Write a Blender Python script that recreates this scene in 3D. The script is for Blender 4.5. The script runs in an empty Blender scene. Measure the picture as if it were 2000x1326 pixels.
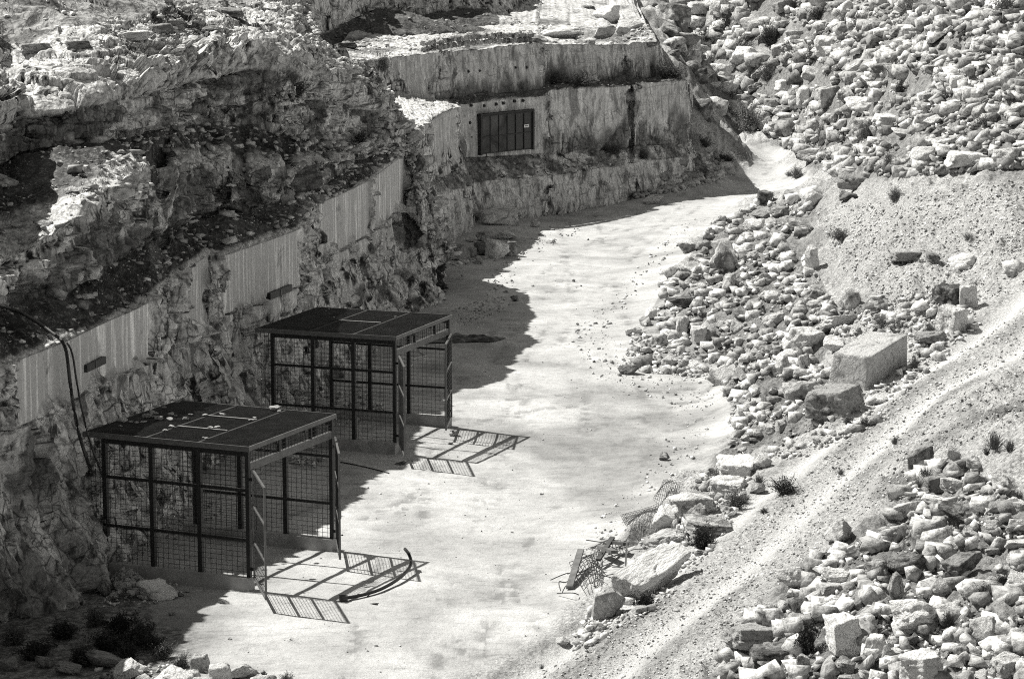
import bpy, math, random
import numpy as np
from mathutils import Vector

# ------------------------------------------------------------------ camera, light, exposure
FPX, PITCH, CAMH = 5273.7, 0.1647, 13.6311          # focal length in photo pixels, tilt, height
SC = bpy.context.scene
COL = SC.collection
cam = bpy.data.cameras.new('camera')
cam.sensor_width = 36.0
cam.lens = FPX * 36.0 / 2000.0
cam.clip_start = 0.5
cam.clip_end = 2000
camo = bpy.data.objects.new('camera', cam)
camo.location = (0, 0, CAMH)
camo.rotation_euler = (math.pi / 2 - PITCH, 0, 0)
COL.objects.link(camo)
SC.camera = camo

SUNV = Vector((-0.675, 0.338, 1.0)).normalized()     # towards the sun
SUN_EL = math.asin(SUNV.z)
SUN_AZ = math.atan2(SUNV.x, SUNV.y)                  # from +Y towards +X
TINT = (1.0, 0.985, 0.925)
w = bpy.data.worlds.new('World')
SC.world = w
w.use_nodes = True
nt = w.node_tree
bg = nt.nodes['Background']
sky = nt.nodes.new('ShaderNodeTexSky')
sky.sky_type = 'NISHITA'
sky.sun_disc = False
sky.sun_elevation = SUN_EL
sky.sun_rotation = SUN_AZ
bw = nt.nodes.new('ShaderNodeRGBToBW')               # the photograph is monochrome
tm = nt.nodes.new('ShaderNodeMix')
tm.data_type = 'RGBA'; tm.blend_type = 'MULTIPLY'; tm.inputs[0].default_value = 1.0
nt.links.new(sky.outputs[0], bw.inputs[0])
nt.links.new(bw.outputs[0], tm.inputs[6])
tm.inputs[7].default_value = (*TINT, 1)
nt.links.new(tm.outputs[2], bg.inputs[0])
bg.inputs[1].default_value = 0.078
sl = bpy.data.lights.new('sun', 'SUN')
sl.energy = 5.0
sl.angle = math.radians(0.5)
sl.color = (1.0, 0.985, 0.93)
so = bpy.data.objects.new('sun', sl)
so.rotation_euler = SUNV.to_track_quat('Z', 'Y').to_euler()
so.location = (-40, 60, 60)
COL.objects.link(so)
SC.view_settings.view_transform = 'Standard'
SC.view_settings.look = 'None'
SC.view_settings.exposure = 0.64
SC.view_settings.gamma = 1.0
SC.cycles.use_denoising = False
SC.cycles.pixel_filter_type = 'BLACKMAN_HARRIS'
SC.cycles.filter_width = 1.1
SC.cycles.max_bounces = 5
SC.cycles.diffuse_bounces = 3

random.seed(7)
RNG = np.random.default_rng(11)

# ------------------------------------------------------------------ projection helpers
def ray(px, py):
    c, s = math.cos(PITCH), math.sin(PITCH)
    px = np.asarray(px, float); py = np.asarray(py, float)
    xr = (px - 1000) / FPX; up = -(py - 663) / FPX
    return xr, c + s * up, -s + c * up
def at_z(px, py, z=0.0):
    x, y, q = ray(px, py); t = (z - CAMH) / q
    return np.array([x * t, y * t, z])
def at_y(px, py, Y):
    x, y, q = ray(px, py); t = Y / y
    return np.array([x * t, Y, CAMH + q * t])
def mpp(Y):                                          # metres per photo pixel at distance Y
    return Y / FPX / 0.98

# ------------------------------------------------------------------ noise in numpy
def _h(ix, iy, iz, s):
    n = (ix.astype(np.int64) * 374761393 + iy.astype(np.int64) * 668265263 + iz.astype(np.int64) * 2147483647 + s * 974634777) & 0xFFFFFFFF
    n = ((n ^ (n >> 13)) * 1274126177) & 0xFFFFFFFF
    n = ((n ^ (n >> 16)) * 2246822519) & 0xFFFFFFFF
    return ((n ^ (n >> 15)) & 0xFFFFFF) / float(0xFFFFFF)
def vnoise(p, s=0):
    i = np.floor(p).astype(np.int64); f = p - i
    u = f * f * f * (f * (f * 6 - 15) + 10)
    r = 0
    for a in (0, 1):
        wx = u[:, 0] if a else 1 - u[:, 0]
        for b in (0, 1):
            wy = u[:, 1] if b else 1 - u[:, 1]
            for c in (0, 1):
                wz = u[:, 2] if c else 1 - u[:, 2]
                r = r + wx * wy * wz * _h(i[:, 0] + a, i[:, 1] + b, i[:, 2] + c, s)
    return r * 2 - 1
ROT = np.array([[0.36, 0.48, -0.8], [-0.8, 0.6, 0.0], [0.48, 0.64, 0.6]])
def fbm(p, o=4, s=0, g=0.5):
    r = np.zeros(len(p)); a = 1.0; q = p.copy()
    for k in range(o):
        r += a * vnoise(q, s + k * 17); a *= g; q = q @ ROT.T * 2.03 + 3.1
    return r
def ridged(p, o=4, s=0):
    r = np.zeros(len(p)); a = 1.0; q = p.copy()
    for k in range(o):
        r += a * (1 - 2 * np.abs(vnoise(q, s + k * 13))); a *= 0.5; q = q @ ROT.T * 2.1 + 1.7
    return r
def worley(p, s=0):
    i = np.floor(p).astype(np.int64); f = p - i
    F1 = np.full(len(p), 9.0); F2 = np.full(len(p), 9.0); cid = np.zeros(len(p))
    for a in (-1, 0, 1):
        for b in (-1, 0, 1):
            for c in (-1, 0, 1):
                X, Y, Z = i[:, 0] + a, i[:, 1] + b, i[:, 2] + c
                d = np.maximum.reduce([np.abs(a + 0.15 + 0.7 * _h(X, Y, Z, s + 1) - f[:, 0]),
                                       np.abs(b + 0.15 + 0.7 * _h(X, Y, Z, s + 2) - f[:, 1]),
                                       np.abs(c + 0.15 + 0.7 * _h(X, Y, Z, s + 3) - f[:, 2])])
                m = d < F1
                F2 = np.where(m, F1, np.minimum(F2, d))
                cid = np.where(m, _h(X, Y, Z, s + 4), cid)
                F1 = np.where(m, d, F1)
    return F1, F2, cid
def facets(p, s=0, tilt=1.0):
    """broken-rock relief: every cell of a random lattice is a tilted flat, with a seam between cells"""
    i = np.floor(p).astype(np.int64); f = p - i
    F1 = np.full(len(p), 9.0); F2 = np.full(len(p), 9.0); val = np.zeros(len(p))
    for a in (-1, 0, 1):
        for b in (-1, 0, 1):
            for c in (-1, 0, 1):
                X, Y, Z = i[:, 0] + a, i[:, 1] + b, i[:, 2] + c
                ux = f[:, 0] - (a + 0.1 + 0.8 * _h(X, Y, Z, s + 1)); uy = f[:, 1] - (b + 0.1 + 0.8 * _h(X, Y, Z, s + 2)); uz = f[:, 2] - (c + 0.1 + 0.8 * _h(X, Y, Z, s + 3))
                d = ux * ux + uy * uy + uz * uz; m = d < F1
                v = (_h(X, Y, Z, s + 4) - 0.5) + tilt * ((_h(X, Y, Z, s + 5) - 0.5) * ux + (_h(X, Y, Z, s + 6) - 0.5) * uy + (_h(X, Y, Z, s + 7) - 0.7) * uz)
                F2 = np.where(m, F1, np.minimum(F2, d)); val = np.where(m, v, val); F1 = np.where(m, d, F1)
    return val, np.sqrt(F2) - np.sqrt(F1)
def sstep(a, b, x):
    t = np.clip((x - a) / (b - a), 0, 1); return t * t * (3 - 2 * t)

# ------------------------------------------------------------------ mesh helpers
def mesh_np(name, V, F, attrs=None, smooth=False):
    me = bpy.data.meshes.new(name)
    V = np.ascontiguousarray(V, np.float32); F = np.ascontiguousarray(F, np.int32)
    n, k = F.shape
    me.vertices.add(len(V)); me.vertices.foreach_set('co', V.ravel())
    me.loops.add(n * k); me.loops.foreach_set('vertex_index', F.ravel())
    me.polygons.add(n)
    me.polygons.foreach_set('loop_start', np.arange(0, n * k, k, dtype=np.int32))
    me.polygons.foreach_set('loop_total', np.full(n, k, np.int32))
    if smooth: me.polygons.foreach_set('use_smooth', np.ones(n, bool))
    for a, v in (attrs or {}).items():
        at = me.attributes.new(a, 'FLOAT', 'POINT'); at.data.foreach_set('value', np.ascontiguousarray(v, np.float32))
    me.update(calc_edges=True)
    return me
def link(name, me, mat=None, parent=None):
    o = bpy.data.objects.new(name, me); COL.objects.link(o)
    if mat and me is not None and not me.materials: me.materials.append(mat)
    if parent: o.parent = parent
    return o
def empty(name, loc, rz=0.0):
    o = bpy.data.objects.new(name, None); COL.objects.link(o)
    o.location = loc; o.rotation_euler = (0, 0, rz); o.empty_display_size = 0.2
    return o
def tag(o, label, cat, group=None, kind=None):
    if label: o['label'] = label
    if cat: o['category'] = cat
    if group: o['group'] = group
    if kind: o['kind'] = kind
    return o
class MB:
    def __init__(s): s.v = []; s.f = []
    def quadbox(s, p):                               # eight corners: bottom 4, top 4
        n = len(s.v); s.v += [tuple(map(float, q)) for q in p]
        for q in ((3, 2, 1, 0), (4, 5, 6, 7), (0, 1, 5, 4), (1, 2, 6, 5), (2, 3, 7, 6), (3, 0, 4, 7)):
            s.f.append(tuple(n + i for i in q))
    def box(s, a, b):
        x0, y0, z0 = a; x1, y1, z1 = b
        s.quadbox([(x0, y0, z0), (x1, y0, z0), (x1, y1, z0), (x0, y1, z0), (x0, y0, z1), (x1, y0, z1), (x1, y1, z1), (x0, y1, z1)])
    def bar(s, a, b, w_, h_=None):
        a = Vector(a); b = Vector(b); h_ = h_ or w_
        d = (b - a).normalized(); up = Vector((0, 0, 1)) if abs(d.z) < 0.95 else Vector((1, 0, 0))
        r = d.cross(up).normalized(); u = r.cross(d)
        c = [r * (sx * w_ / 2) + u * (sy * h_ / 2) for sx, sy in ((-1, -1), (1, -1), (1, 1), (-1, 1))]
        s.quadbox([a + q for q in c] + [b + q for q in c])
    def tube(s, pts, r, n=8):
        pts = [Vector(p) for p in pts]; base = len(s.v)
        for i, p in enumerate(pts):
            d = (pts[min(i + 1, len(pts) - 1)] - pts[max(i - 1, 0)]).normalized()
            up = Vector((0, 0, 1)) if abs(d.z) < 0.95 else Vector((1, 0, 0))
            a = d.cross(up).normalized(); b = a.cross(d)
            for k in range(n):
                t = 2 * math.pi * k / n
                s.v.append(tuple(p + (a * math.cos(t) + b * math.sin(t)) * r))
        for i in range(len(pts) - 1):
            for k in range(n):
                s.f.append((base + i * n + k, base + i * n + (k + 1) % n, base + (i + 1) * n + (k + 1) % n, base + (i + 1) * n + k))
        s.f.append(tuple(base + k for k in range(n))[::-1]); s.f.append(tuple(base + (len(pts) - 1) * n + k for k in range(n)))
    def build(s, name, mat, parent=None):
        me = bpy.data.meshes.new(name); me.from_pydata(s.v, [], s.f); me.update()
        return link(name, me, mat, parent)
def spline(pts, n=12):
    pts = [np.array(p, float) for p in pts]; out = []
    for i in range(len(pts) - 1):
        p0, p1, p2, p3 = pts[max(i - 1, 0)], pts[i], pts[i + 1], pts[min(i + 2, len(pts) - 1)]
        for k in range(n):
            t = k / n
            out.append(0.5 * (2 * p1 + (p2 - p0) * t + (2 * p0 - 5 * p1 + 4 * p2 - p3) * t * t + (3 * p1 - p0 - 3 * p2 + p3) * t ** 3))
    out.append(pts[-1]); return out

# ------------------------------------------------------------------ materials
class NT:
    def __init__(s, name):
        s.m = bpy.data.materials.new(name); s.m.use_nodes = True; s.t = s.m.node_tree
        s.b = s.t.nodes['Principled BSDF']; s.b.inputs['Roughness'].default_value = 0.95
        s.b.inputs['Specular IOR Level'].default_value = 0.15
    def n(s, ty, **kw):
        x = s.t.nodes.new(ty)
        for k, v in kw.items(): setattr(x, k, v)
        return x
    def l(s, a, b): s.t.links.new(a, b)
    def set(s, sock, v):
        if isinstance(v, (int, float)): sock.default_value = v
        elif isinstance(v, tuple): sock.default_value = v
        else: s.l(v, sock)
    def pos(s): return s.n('ShaderNodeNewGeometry').outputs['Position']
    def objc(s):                                      # object coordinates shifted by the object's own random number
        t = s.n('ShaderNodeTexCoord').outputs['Object']; r = s.n('ShaderNodeObjectInfo').outputs['Random']
        v = s.n('ShaderNodeVectorMath', operation='MULTIPLY_ADD')
        s.l(r, v.inputs[0]); v.inputs[1].default_value = (37, 71, 53); s.l(t, v.inputs[2]); return v.outputs[0]
    def scale(s, vec, sc):
        v = s.n('ShaderNodeVectorMath', operation='MULTIPLY'); s.l(vec, v.inputs[0]); v.inputs[1].default_value = sc; return v.outputs[0]
    def noise(s, vec, sc, det=6, rough=0.6, dist=0.0):
        x = s.n('ShaderNodeTexNoise'); s.l(vec, x.inputs['Vector']); x.inputs['Scale'].default_value = sc
        x.inputs['Detail'].default_value = det; x.inputs['Roughness'].default_value = rough; x.inputs['Distortion'].default_value = dist
        return x.outputs['Fac']
    def voro(s, vec, sc, feat='F1', out='Distance'):
        x = s.n('ShaderNodeTexVoronoi', feature=feat); s.l(vec, x.inputs['Vector']); x.inputs['Scale'].default_value = sc
        return x.outputs[out]
    def ramp(s, f, a, b, lo=0.0, hi=1.0):
        x = s.n('ShaderNodeMapRange'); s.set(x.inputs[0], f); x.inputs[1].default_value = a; x.inputs[2].default_value = b
        x.inputs[3].default_value = lo; x.inputs[4].default_value = hi; return x.outputs[0]
    def math(s, op, a, b=0.0):
        x = s.n('ShaderNodeMath', operation=op); s.set(x.inputs[0], a); s.set(x.inputs[1], b); return x.outputs[0]
    def mix(s, f, a, b):
        x = s.n('ShaderNodeMix', data_type='FLOAT'); s.set(x.inputs[0], f); s.set(x.inputs[2], a); s.set(x.inputs[3], b); return x.outputs[0]
    def math_v(s, vec):                               # warped coordinates
        x = s.n('ShaderNodeTexNoise'); s.l(vec, x.inputs['Vector']); x.inputs['Scale'].default_value = 1.3; x.inputs['Detail'].default_value = 4
        v = s.n('ShaderNodeVectorMath', operation='MULTIPLY_ADD'); s.l(x.outputs['Color'], v.inputs[0]); v.inputs[1].default_value = (0.9, 0.9, 0.9); s.l(vec, v.inputs[2]); return v.outputs[0]
    def attr(s, name): return s.n('ShaderNodeAttribute', attribute_name=name).outputs['Fac']
    def grey(s, f):
        c = s.n('ShaderNodeCombineColor'); s.set(c.inputs[0], f); s.set(c.inputs[1], f); s.set(c.inputs[2], f)
        s.l(c.outputs[0], s.b.inputs['Base Color'])
    def bump(s, h, st=1.0, d=0.05):
        x = s.n('ShaderNodeBump'); x.inputs['Strength'].default_value = st; x.inputs['Distance'].default_value = d
        s.l(h, x.inputs['Height']); s.l(x.outputs[0], s.b.inputs['Normal'])
def m_plain(name, v, rough=0.6, spec=0.3, metal=0.0, var=0.0, sc=6.0):
    q = NT(name); q.b.inputs['Roughness'].default_value = rough; q.b.inputs['Specular IOR Level'].default_value = spec
    q.b.inputs['Metallic'].default_value = metal
    if var:
        f = q.noise(q.objc(), sc, 6, 0.65); q.grey(q.ramp(f, 0.3, 0.7, v * (1 - var), v * (1 + var))); q.bump(f, 0.3, 0.01)
    else: q.b.inputs['Base Color'].default_value = (v, v, v, 1)
    return q.m
def m_cliff(name):
    q = NT(name); P = q.pos()
    big = q.noise(P, 0.55, 5, 0.6); mid = q.noise(P, 2.0, 6, 0.56, 0.3); fine = q.noise(P, 13, 5, 0.6)
    vert = q.noise(q.scale(P, (3.4, 3.4, 0.75)), 1.2, 6, 0.62, 0.8)
    stain = q.ramp(q.math('ADD', q.math('MULTIPLY', mid, 0.5), q.math('MULTIPLY', vert, 0.5)), 0.50, 0.41)
    stain = q.math('MULTIPLY', stain, q.ramp(big, 0.36, 0.54, 0.35, 1.0))
    body = q.math('MULTIPLY', q.ramp(vert, 0.34, 0.60, 0.36, 0.84), q.ramp(fine, 0.3, 0.7, 0.82, 1.12))
    body = q.math('MULTIPLY', body, q.ramp(q.noise(P, 0.9, 4, 0.55), 0.36, 0.60, 0.72, 1.08))
    rock = q.mix(stain, body, 0.035)
    crack = q.ramp(q.voro(q.scale(P, (1.4, 1.4, 0.8)), 1.7, 'DISTANCE_TO_EDGE'), 0.0, 0.05)
    crack2 = q.ramp(q.noise(P, 1.6, 3, 0.5), 0.42, 0.55)
    rock = q.math('MULTIPLY', rock, q.mix(crack2, 1.0, q.mix(crack, 0.14, 1.0)))
    ck3 = q.ramp(q.voro(q.scale(P, (3.2, 3.2, 2.2)), 1.6, 'DISTANCE_TO_EDGE'), 0.0, 0.07)
    rock = q.math('MULTIPLY', rock, q.mix(q.ramp(q.noise(P, 0.9, 4, 0.6), 0.44, 0.6), 1.0, q.mix(ck3, 0.3, 1.0)))
    bz = q.n('ShaderNodeVectorMath', operation='MULTIPLY_ADD'); q.l(P, bz.inputs[0]); bz.inputs[1].default_value = (0.35, 0.35, 3.4); bz.inputs[2].default_value = (0, 0, 0)
    bed = q.noise(bz.outputs[0], 1.3, 5, 0.65, 0.25)
    rock = q.math('MULTIPLY', rock, q.ramp(bed, 0.36, 0.44, 0.55, 1.0))
    # sawn faces: pale stone, run-off streaks and saw lines
    st1 = q.noise(q.scale(P, (7.0, 7.0, 0.22)), 1.0, 5, 0.65); st2 = q.noise(q.scale(P, (15.0, 15.0, 0.3)), 1.0, 4, 0.7)
    patch = q.noise(P, 1.1, 5, 0.6)
    streak = q.math('MULTIPLY', q.ramp(st1, 0.53, 0.66), q.ramp(st2, 0.25, 0.6, 0.7, 1.0))
    low_ = q.noise(q.scale(P, (2.2, 2.2, 0.3)), 1.0, 4, 0.6)
    streak = q.math('MAXIMUM', streak, q.ramp(low_, 0.57, 0.66))
    cut = q.mix(q.math('MULTIPLY', streak, q.ramp(patch, 0.3, 0.46, 0.3, 1.0)), 0.48, 0.94)
    cut = q.math('MULTIPLY', cut, q.ramp(fine, 0.3, 0.7, 0.86, 1.06))
    blot = q.noise(P, 1.5, 6, 0.65, 0.6)
    cut = q.math('MULTIPLY', cut, q.ramp(blot, 0.30, 0.40, 0.5, 1.0))
    # loose earth of the benches; the same tone paints shade in recesses
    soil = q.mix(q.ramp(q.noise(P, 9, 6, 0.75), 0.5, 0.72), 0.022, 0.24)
    soil = q.mix(q.ramp(big, 0.4, 0.7), soil, q.math('ADD', soil, 0.08))
    pale = q.mix(q.ramp(q.noise(P, 7, 6, 0.75), 0.40, 0.6), 0.22, 0.68)
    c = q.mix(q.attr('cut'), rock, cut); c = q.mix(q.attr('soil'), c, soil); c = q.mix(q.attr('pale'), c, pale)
    q.grey(c)
    h = q.math('ADD', q.math('MULTIPLY', mid, 1.0), q.math('MULTIPLY', fine, 0.16))
    h = q.math('ADD', h, q.math('MULTIPLY', q.voro(q.scale(P, (1, 1, 0.6)), 2.2), 0.6))
    h = q.math('MULTIPLY', h, q.mix(q.attr('cut'), 1.0, 0.12))
    q.bump(h, 1.0, 0.16); return q.m
def m_rock(name, lo, hi, dark):
    q = NT(name); P = q.objc()
    P = q.n('ShaderNodeTexCoord').outputs['Object'] if False else P
    a = q.noise(P, 2.6, 7, 0.68, 0.5); b = q.noise(P, 14, 5, 0.7); r = q.n('ShaderNodeObjectInfo').outputs['Random']
    base = q.mix(q.ramp(b, 0.32, 0.68), lo, hi)
    sh_ = q.noise(P, 1.1, 4, 0.6)
    a = q.math('ADD', q.math('MULTIPLY', a, 0.65), q.math('MULTIPLY', sh_, 0.35))
    st = q.ramp(q.math('ADD', a, q.math('MULTIPLY', q.math('SUBTRACT', r, 0.5), 0.12)), 0.41, 0.51)
    vein = q.mix(q.ramp(q.noise(P, 1.9, 3, 0.5), 0.5, 0.6), 1.0, q.ramp(q.voro(q.math_v(P), 1.1, 'DISTANCE_TO_EDGE'), 0.0, 0.03, 0.6, 1.0))
    q.grey(q.math('MULTIPLY', q.math('MULTIPLY', q.mix(st, dark, base), vein), q.ramp(r, 0, 1, 0.82, 1.1)))
    q.bump(q.math('ADD', q.math('ADD', a, q.math('MULTIPLY', vein, 0.12)), q.math('MULTIPLY', b, 0.35)), 1.0, 0.2); return q.m
def m_rubble(name):
    q = NT(name); P = q.pos(); t = q.attr('tone')
    a = q.noise(P, 6, 6, 0.7); b = q.noise(P, 1.2, 3, 0.6)
    base = q.mix(t, 0.22, 0.82)
    q.grey(q.math('MULTIPLY', base, q.math('MULTIPLY', q.ramp(a, 0.38, 0.54, 0.42, 1.08), q.ramp(b, 0.3, 0.6, 0.8, 1.05))))
    q.bump(a, 0.8, 0.06); return q.m
def m_ground(name):
    q = NT(name); P = q.pos()
    a = q.noise(P, 0.35, 6, 0.62, 0.5); b = q.noise(P, 2.6, 7, 0.72); c = q.noise(P, 14, 5, 0.75); d = q.noise(P, 45, 3, 0.7)
    scr = q.noise(q.scale(P, (0.9, 5.0, 1.0)), 1.4, 5, 0.7, 0.6)
    fl = q.ramp(a, 0.34, 0.62, 0.33, 0.50)
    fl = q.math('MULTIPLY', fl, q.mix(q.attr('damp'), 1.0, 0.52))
    fl = q.math('MULTIPLY', fl, q.ramp(b, 0.28, 0.52, 0.80, 1.06))
    fl = q.math('MULTIPLY', fl, q.ramp(scr, 0.28, 0.44, 0.62, 1.0))
    fl = q.math('MULTIPLY', fl, q.ramp(d, 0.25, 0.75, 0.72, 1.25))
    pits = q.ramp(q.voro(P, 5.5), 0.02, 0.10); pk = q.ramp(q.noise(P, 0.9, 4, 0.7), 0.5, 0.6)
    fl = q.math('MULTIPLY', fl, q.mix(pk, 1.0, q.mix(pits, 0.45, 1.0)))
    grav = q.mix(q.ramp(c, 0.35, 0.55), 0.24, 0.78); grav = q.math('MULTIPLY', grav, q.ramp(b, 0.3, 0.6, 0.75, 1.1))
    trk = q.math('MULTIPLY', q.ramp(d, 0.25, 0.75, 0.60, 0.82), q.ramp(b, 0.3, 0.5, 0.85, 1.03))
    soil = q.mix(q.ramp(q.noise(P, 6, 6, 0.75), 0.42, 0.66), 0.05, 0.36)
    grav = q.math('MULTIPLY', grav, q.ramp(q.voro(P, 9.0), 0.08, 0.45, 1.06, 0.78))
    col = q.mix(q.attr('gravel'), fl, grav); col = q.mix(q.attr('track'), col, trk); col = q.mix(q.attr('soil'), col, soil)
    q.grey(col)
    h = q.math('ADD', q.math('MULTIPLY', b, 0.5), q.math('MULTIPLY', q.math('MULTIPLY', c, q.math('ADD', q.attr('gravel'), 0.22)), 0.8))
    h = q.math('ADD', h, q.math('MULTIPLY', scr, 0.06))
    q.bump(h, 1.0, 0.13); return q.m

M_CLIFF = m_cliff('quarry_rock'); M_GROUND = m_ground('quarry_dust')
M_ROCK = m_rock('pale_boulder', 0.52, 0.80, 0.22); M_ROCKD = m_rock('weathered_boulder', 0.24, 0.44, 0.09); M_ROCKW = m_rock('white_boulder', 0.66, 0.84, 0.40)
M_RUB = m_rubble('rubble'); M_SAWN = m_rock('sawn_stone', 0.36, 0.58, 0.12)
M_STEEL = m_plain('black_steel', 0.018, 0.55, 0.4); M_BEAM = m_plain('grey_steel', 0.10, 0.5, 0.4, 0, 0.3)
M_WIRE = m_plain('wire', 0.02, 0.6, 0.3); M_ROOF = m_plain('roof_sheet', 0.065, 0.75, 0.2, 0, 0.35, 3.0)
M_STRIP = m_plain('galvanised_strip', 0.30, 0.4, 0.5, 0, 0.2); M_CONC = m_plain('concrete', 0.30, 0.9, 0.2, 0, 0.3, 3.0)
M_RUBBER = m_plain('black_rubber', 0.015, 0.4, 0.4); M_RUST = m_plain('scrap_steel', 0.06, 0.7, 0.3, 0, 0.5)
M_WOOD = m_plain('old_timber', 0.14, 0.9, 0.1, 0, 0.4); M_WHITE = m_plain('white_sign', 0.75, 0.6, 0.3); M_PALEW = m_plain('pale_cable', 0.5, 0.6, 0.3)

# ------------------------------------------------------------------ terrain: one sheet through surveyed heights
CP = []
def cp(*rows):
    for r in rows: CP.append(at_z(*r))
cp((400,1300,0),(800,1300,0),(1050,1320,0),(600,1000,0),(900,900,0),(1200,1000,0),(1000,700,0),(1200,750,0),(1100,550,0),(1300,450,0.02),(1050,480,0),
   (1250,600,0),(1420,340,0.1),(1500,330,0.12),(1450,285,0.35),(1395,264,0.55),(300,1200,0),(800,1100,0),(1100,1150,0),(1280,880,0),(900,1200,0),
   (1090,1262,0),(1190,1130,0.05),(1270,1000,0.1),(1395,880,0.1),(1425,800,0.1),(1390,740,0.1),(1230,715,0.05),(1215,640,0.05),(1285,560,0.1),(1305,510,0.1),
   (1400,430,0.12),(1480,380,0.15),(1550,335,0.2),(1558,292,0.4),(1480,268,0.55))
cp((1150,1310,0.0),(1300,1180,0.5),(1450,1050,1.0),(1600,920,1.5),(1750,800,2.0),(1900,700,2.6),(2000,630,3.0),(2200,480,4.2),(1000,1440,-0.4))
cp((1220,1170,0.45),(1330,1020,0.75),(1440,930,0.9),(1500,860,0.8),(1560,830,1.2))
cp((1450,1326,0.7),(1500,1230,0.95),(1560,1140,1.2),(1700,1150,1.7),(1700,1290,1.7),(1850,1250,2.0),(2000,1326,2.1),(2000,1100,2.5),(1860,900,2.3),(1990,960,2.7),
   (1780,960,2.0),(2000,820,3.0),(1920,790,2.75),(2200,1200,3.0),(2200,900,3.6),(1900,1450,1.8))
cp((2000,500,4.0),(1850,500,3.3),(1700,600,2.3),(1600,650,1.5),(1500,700,0.9),(1430,650,0.7),(1400,580,0.7),(1420,500,0.8),(1500,470,1.0),(1500,560,1.2),(1580,550,1.6),(1650,770,1.75),
   (1560,760,1.0),(1480,790,0.5),(1600,450,2.2),(1700,480,3.0),(1800,430,4.0),(2000,420,4.7),(2000,330,5.4),(1850,335,4.75),(1700,380,3.4),(1600,390,1.9),
   (1800,300,4.6),(2000,280,5.6),(1650,330,2.2),(1620,280,1.6),(1750,560,2.9),(2200,330,6.6),(2250,560,4.6))
cp((1550,230,1.6),(1700,230,3.5),(1850,230,5.3),(2000,200,6.5),(1450,210,1.6),(1600,150,4.3),(1750,130,6.0),(1900,100,7.5),(2000,60,8.3),(1800,30,7.8),(1650,30,6.8),
   (1500,80,5.0),(1420,140,3.1),(1400,30,6.1),(1600,-60,8.3),(2000,-60,9.6),(1330,60,5.9),(1350,110,3.9),(1380,190,1.3),(2250,60,10.0),(1330,-40,6.4),(1250,-30,6.6))
CP += [np.array(p, float) for p in ((-14, 45, 0), (-14, 60, 0), (-12, 75, 0), (-10, 90, 0), (-8, 105, 0), (-3, 118, 0), (0, 38, 0), (-8, 38, 0), (-30, 70, 0), (-20, 105, 0), (-25, 140, 1), (-8, 145, 0.5), (3, 140, 0.3), (8.5, 140, 5.4), (8, 150, 6.2), (10.2, 133, 1.6), (9.0, 136.5, 4.0),
       (25, 40, 6), (34, 80, 9), (44, 140, 13), (30, 190, 12), (0, 200, 9), (-30, 200, 8), (60, 60, 12))]
CP = np.array(CP)
def tps_fit(X, z, lam=0.02):
    n = len(X); d = np.linalg.norm(X[:, None] - X[None], axis=2)
    K = np.where(d > 0, d * d * np.log(np.maximum(d, 1e-9)), 0) + lam * np.eye(n) * 10
    A = np.zeros((n + 3, n + 3)); A[:n, :n] = K; A[:n, n] = 1; A[:n, n + 1:] = X; A[n:, :n] = A[:n, n:].T
    return np.linalg.solve(A, np.r_[z, 0, 0, 0])
XS = CP[:, :2] * np.array([1.0, 0.35])               # the pit is long: shorten y so heights follow it
TW = tps_fit(XS, CP[:, 2])
def tps(x, y):
    Q = np.c_[x, y * 0.35]; out = np.empty(len(Q)); n = len(XS)
    for i in range(0, len(Q), 20000):
        q = Q[i:i + 20000]; d2 = ((q[:, None] - XS[None]) ** 2).sum(2)
        out[i:i + 20000] = (0.5 * d2 * np.log(np.maximum(d2, 1e-12))) @ TW[:n] + TW[n] + q @ TW[n + 1:]
    return out
PXC = np.r_[np.linspace(-1100, -60, 60, endpoint=False), np.linspace(-60, 2060, 1050, endpoint=False), np.linspace(2060, 3100, 70)]
US = (PXC - 1000) / FPX / 0.9866
YS = np.geomspace(36, 215, 760)
UU, YY = np.meshgrid(US, YS); GX = (UU * YY).ravel(); GY = YY.ravel()
GZ = tps(GX, GY)
RAMP = np.array([at_z(*p)[:2] for p in ((1000,1440,-0.4),(1150,1310,0.0),(1300,1180,0.5),(1450,1050,1.0),(1600,920,1.5),(1750,800,2.0),(1900,700,2.6),(2000,630,3.0),(2200,480,4.2))])
def seg_dist(x, y, poly):                            # signed sideways distance to a polyline
    best = np.full(len(x), 1e9); sg = np.zeros(len(x))
    for a, b in zip(poly[:-1], poly[1:]):
        d = b - a; L2 = d @ d; t = np.clip(((x - a[0]) * d[0] + (y - a[1]) * d[1]) / L2, 0, 1)
        ex, ey = x - a[0] - t * d[0], y - a[1] - t * d[1]; r = np.hypot(ex, ey); m = r < best
        best = np.where(m, r, best); sg = np.where(m, (ex * d[1] - ey * d[0]) / math.sqrt(L2), sg)
    return best, sg
rd, rs = seg_dist(GX, GY, RAMP)
lowf = fbm(np.c_[GX, GY, GZ * 0] * 0.5, 3, 5)
ramp_m = 1 - sstep(1.7, 2.6, rd + 0.5 * lowf)
floor_m = 1 - sstep(0.12, 0.45, GZ + 0.12 * lowf + 0.1 * fbm(np.c_[GX, GY, GZ * 0] * 2.0, 3, 9))
road_m = np.clip(np.maximum(floor_m, ramp_m), 0, 1); rough = 1 - road_m
sidew = rs + 0.18 * lowf
track = np.maximum(np.exp(-((sidew - 0.75) / 0.34) ** 2), np.exp(-((sidew + 0.85) / 0.30) ** 2)) * ramp_m * (1 - sstep(0.6, 1.2, np.abs(rs) - 1.2))
P3 = np.c_[GX, GY, GZ]
GZ = GZ + rough * (0.30 * fbm(P3 * 0.8, 4, 21) + 0.07 * ridged(P3 * 2.6, 3, 31))
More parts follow.
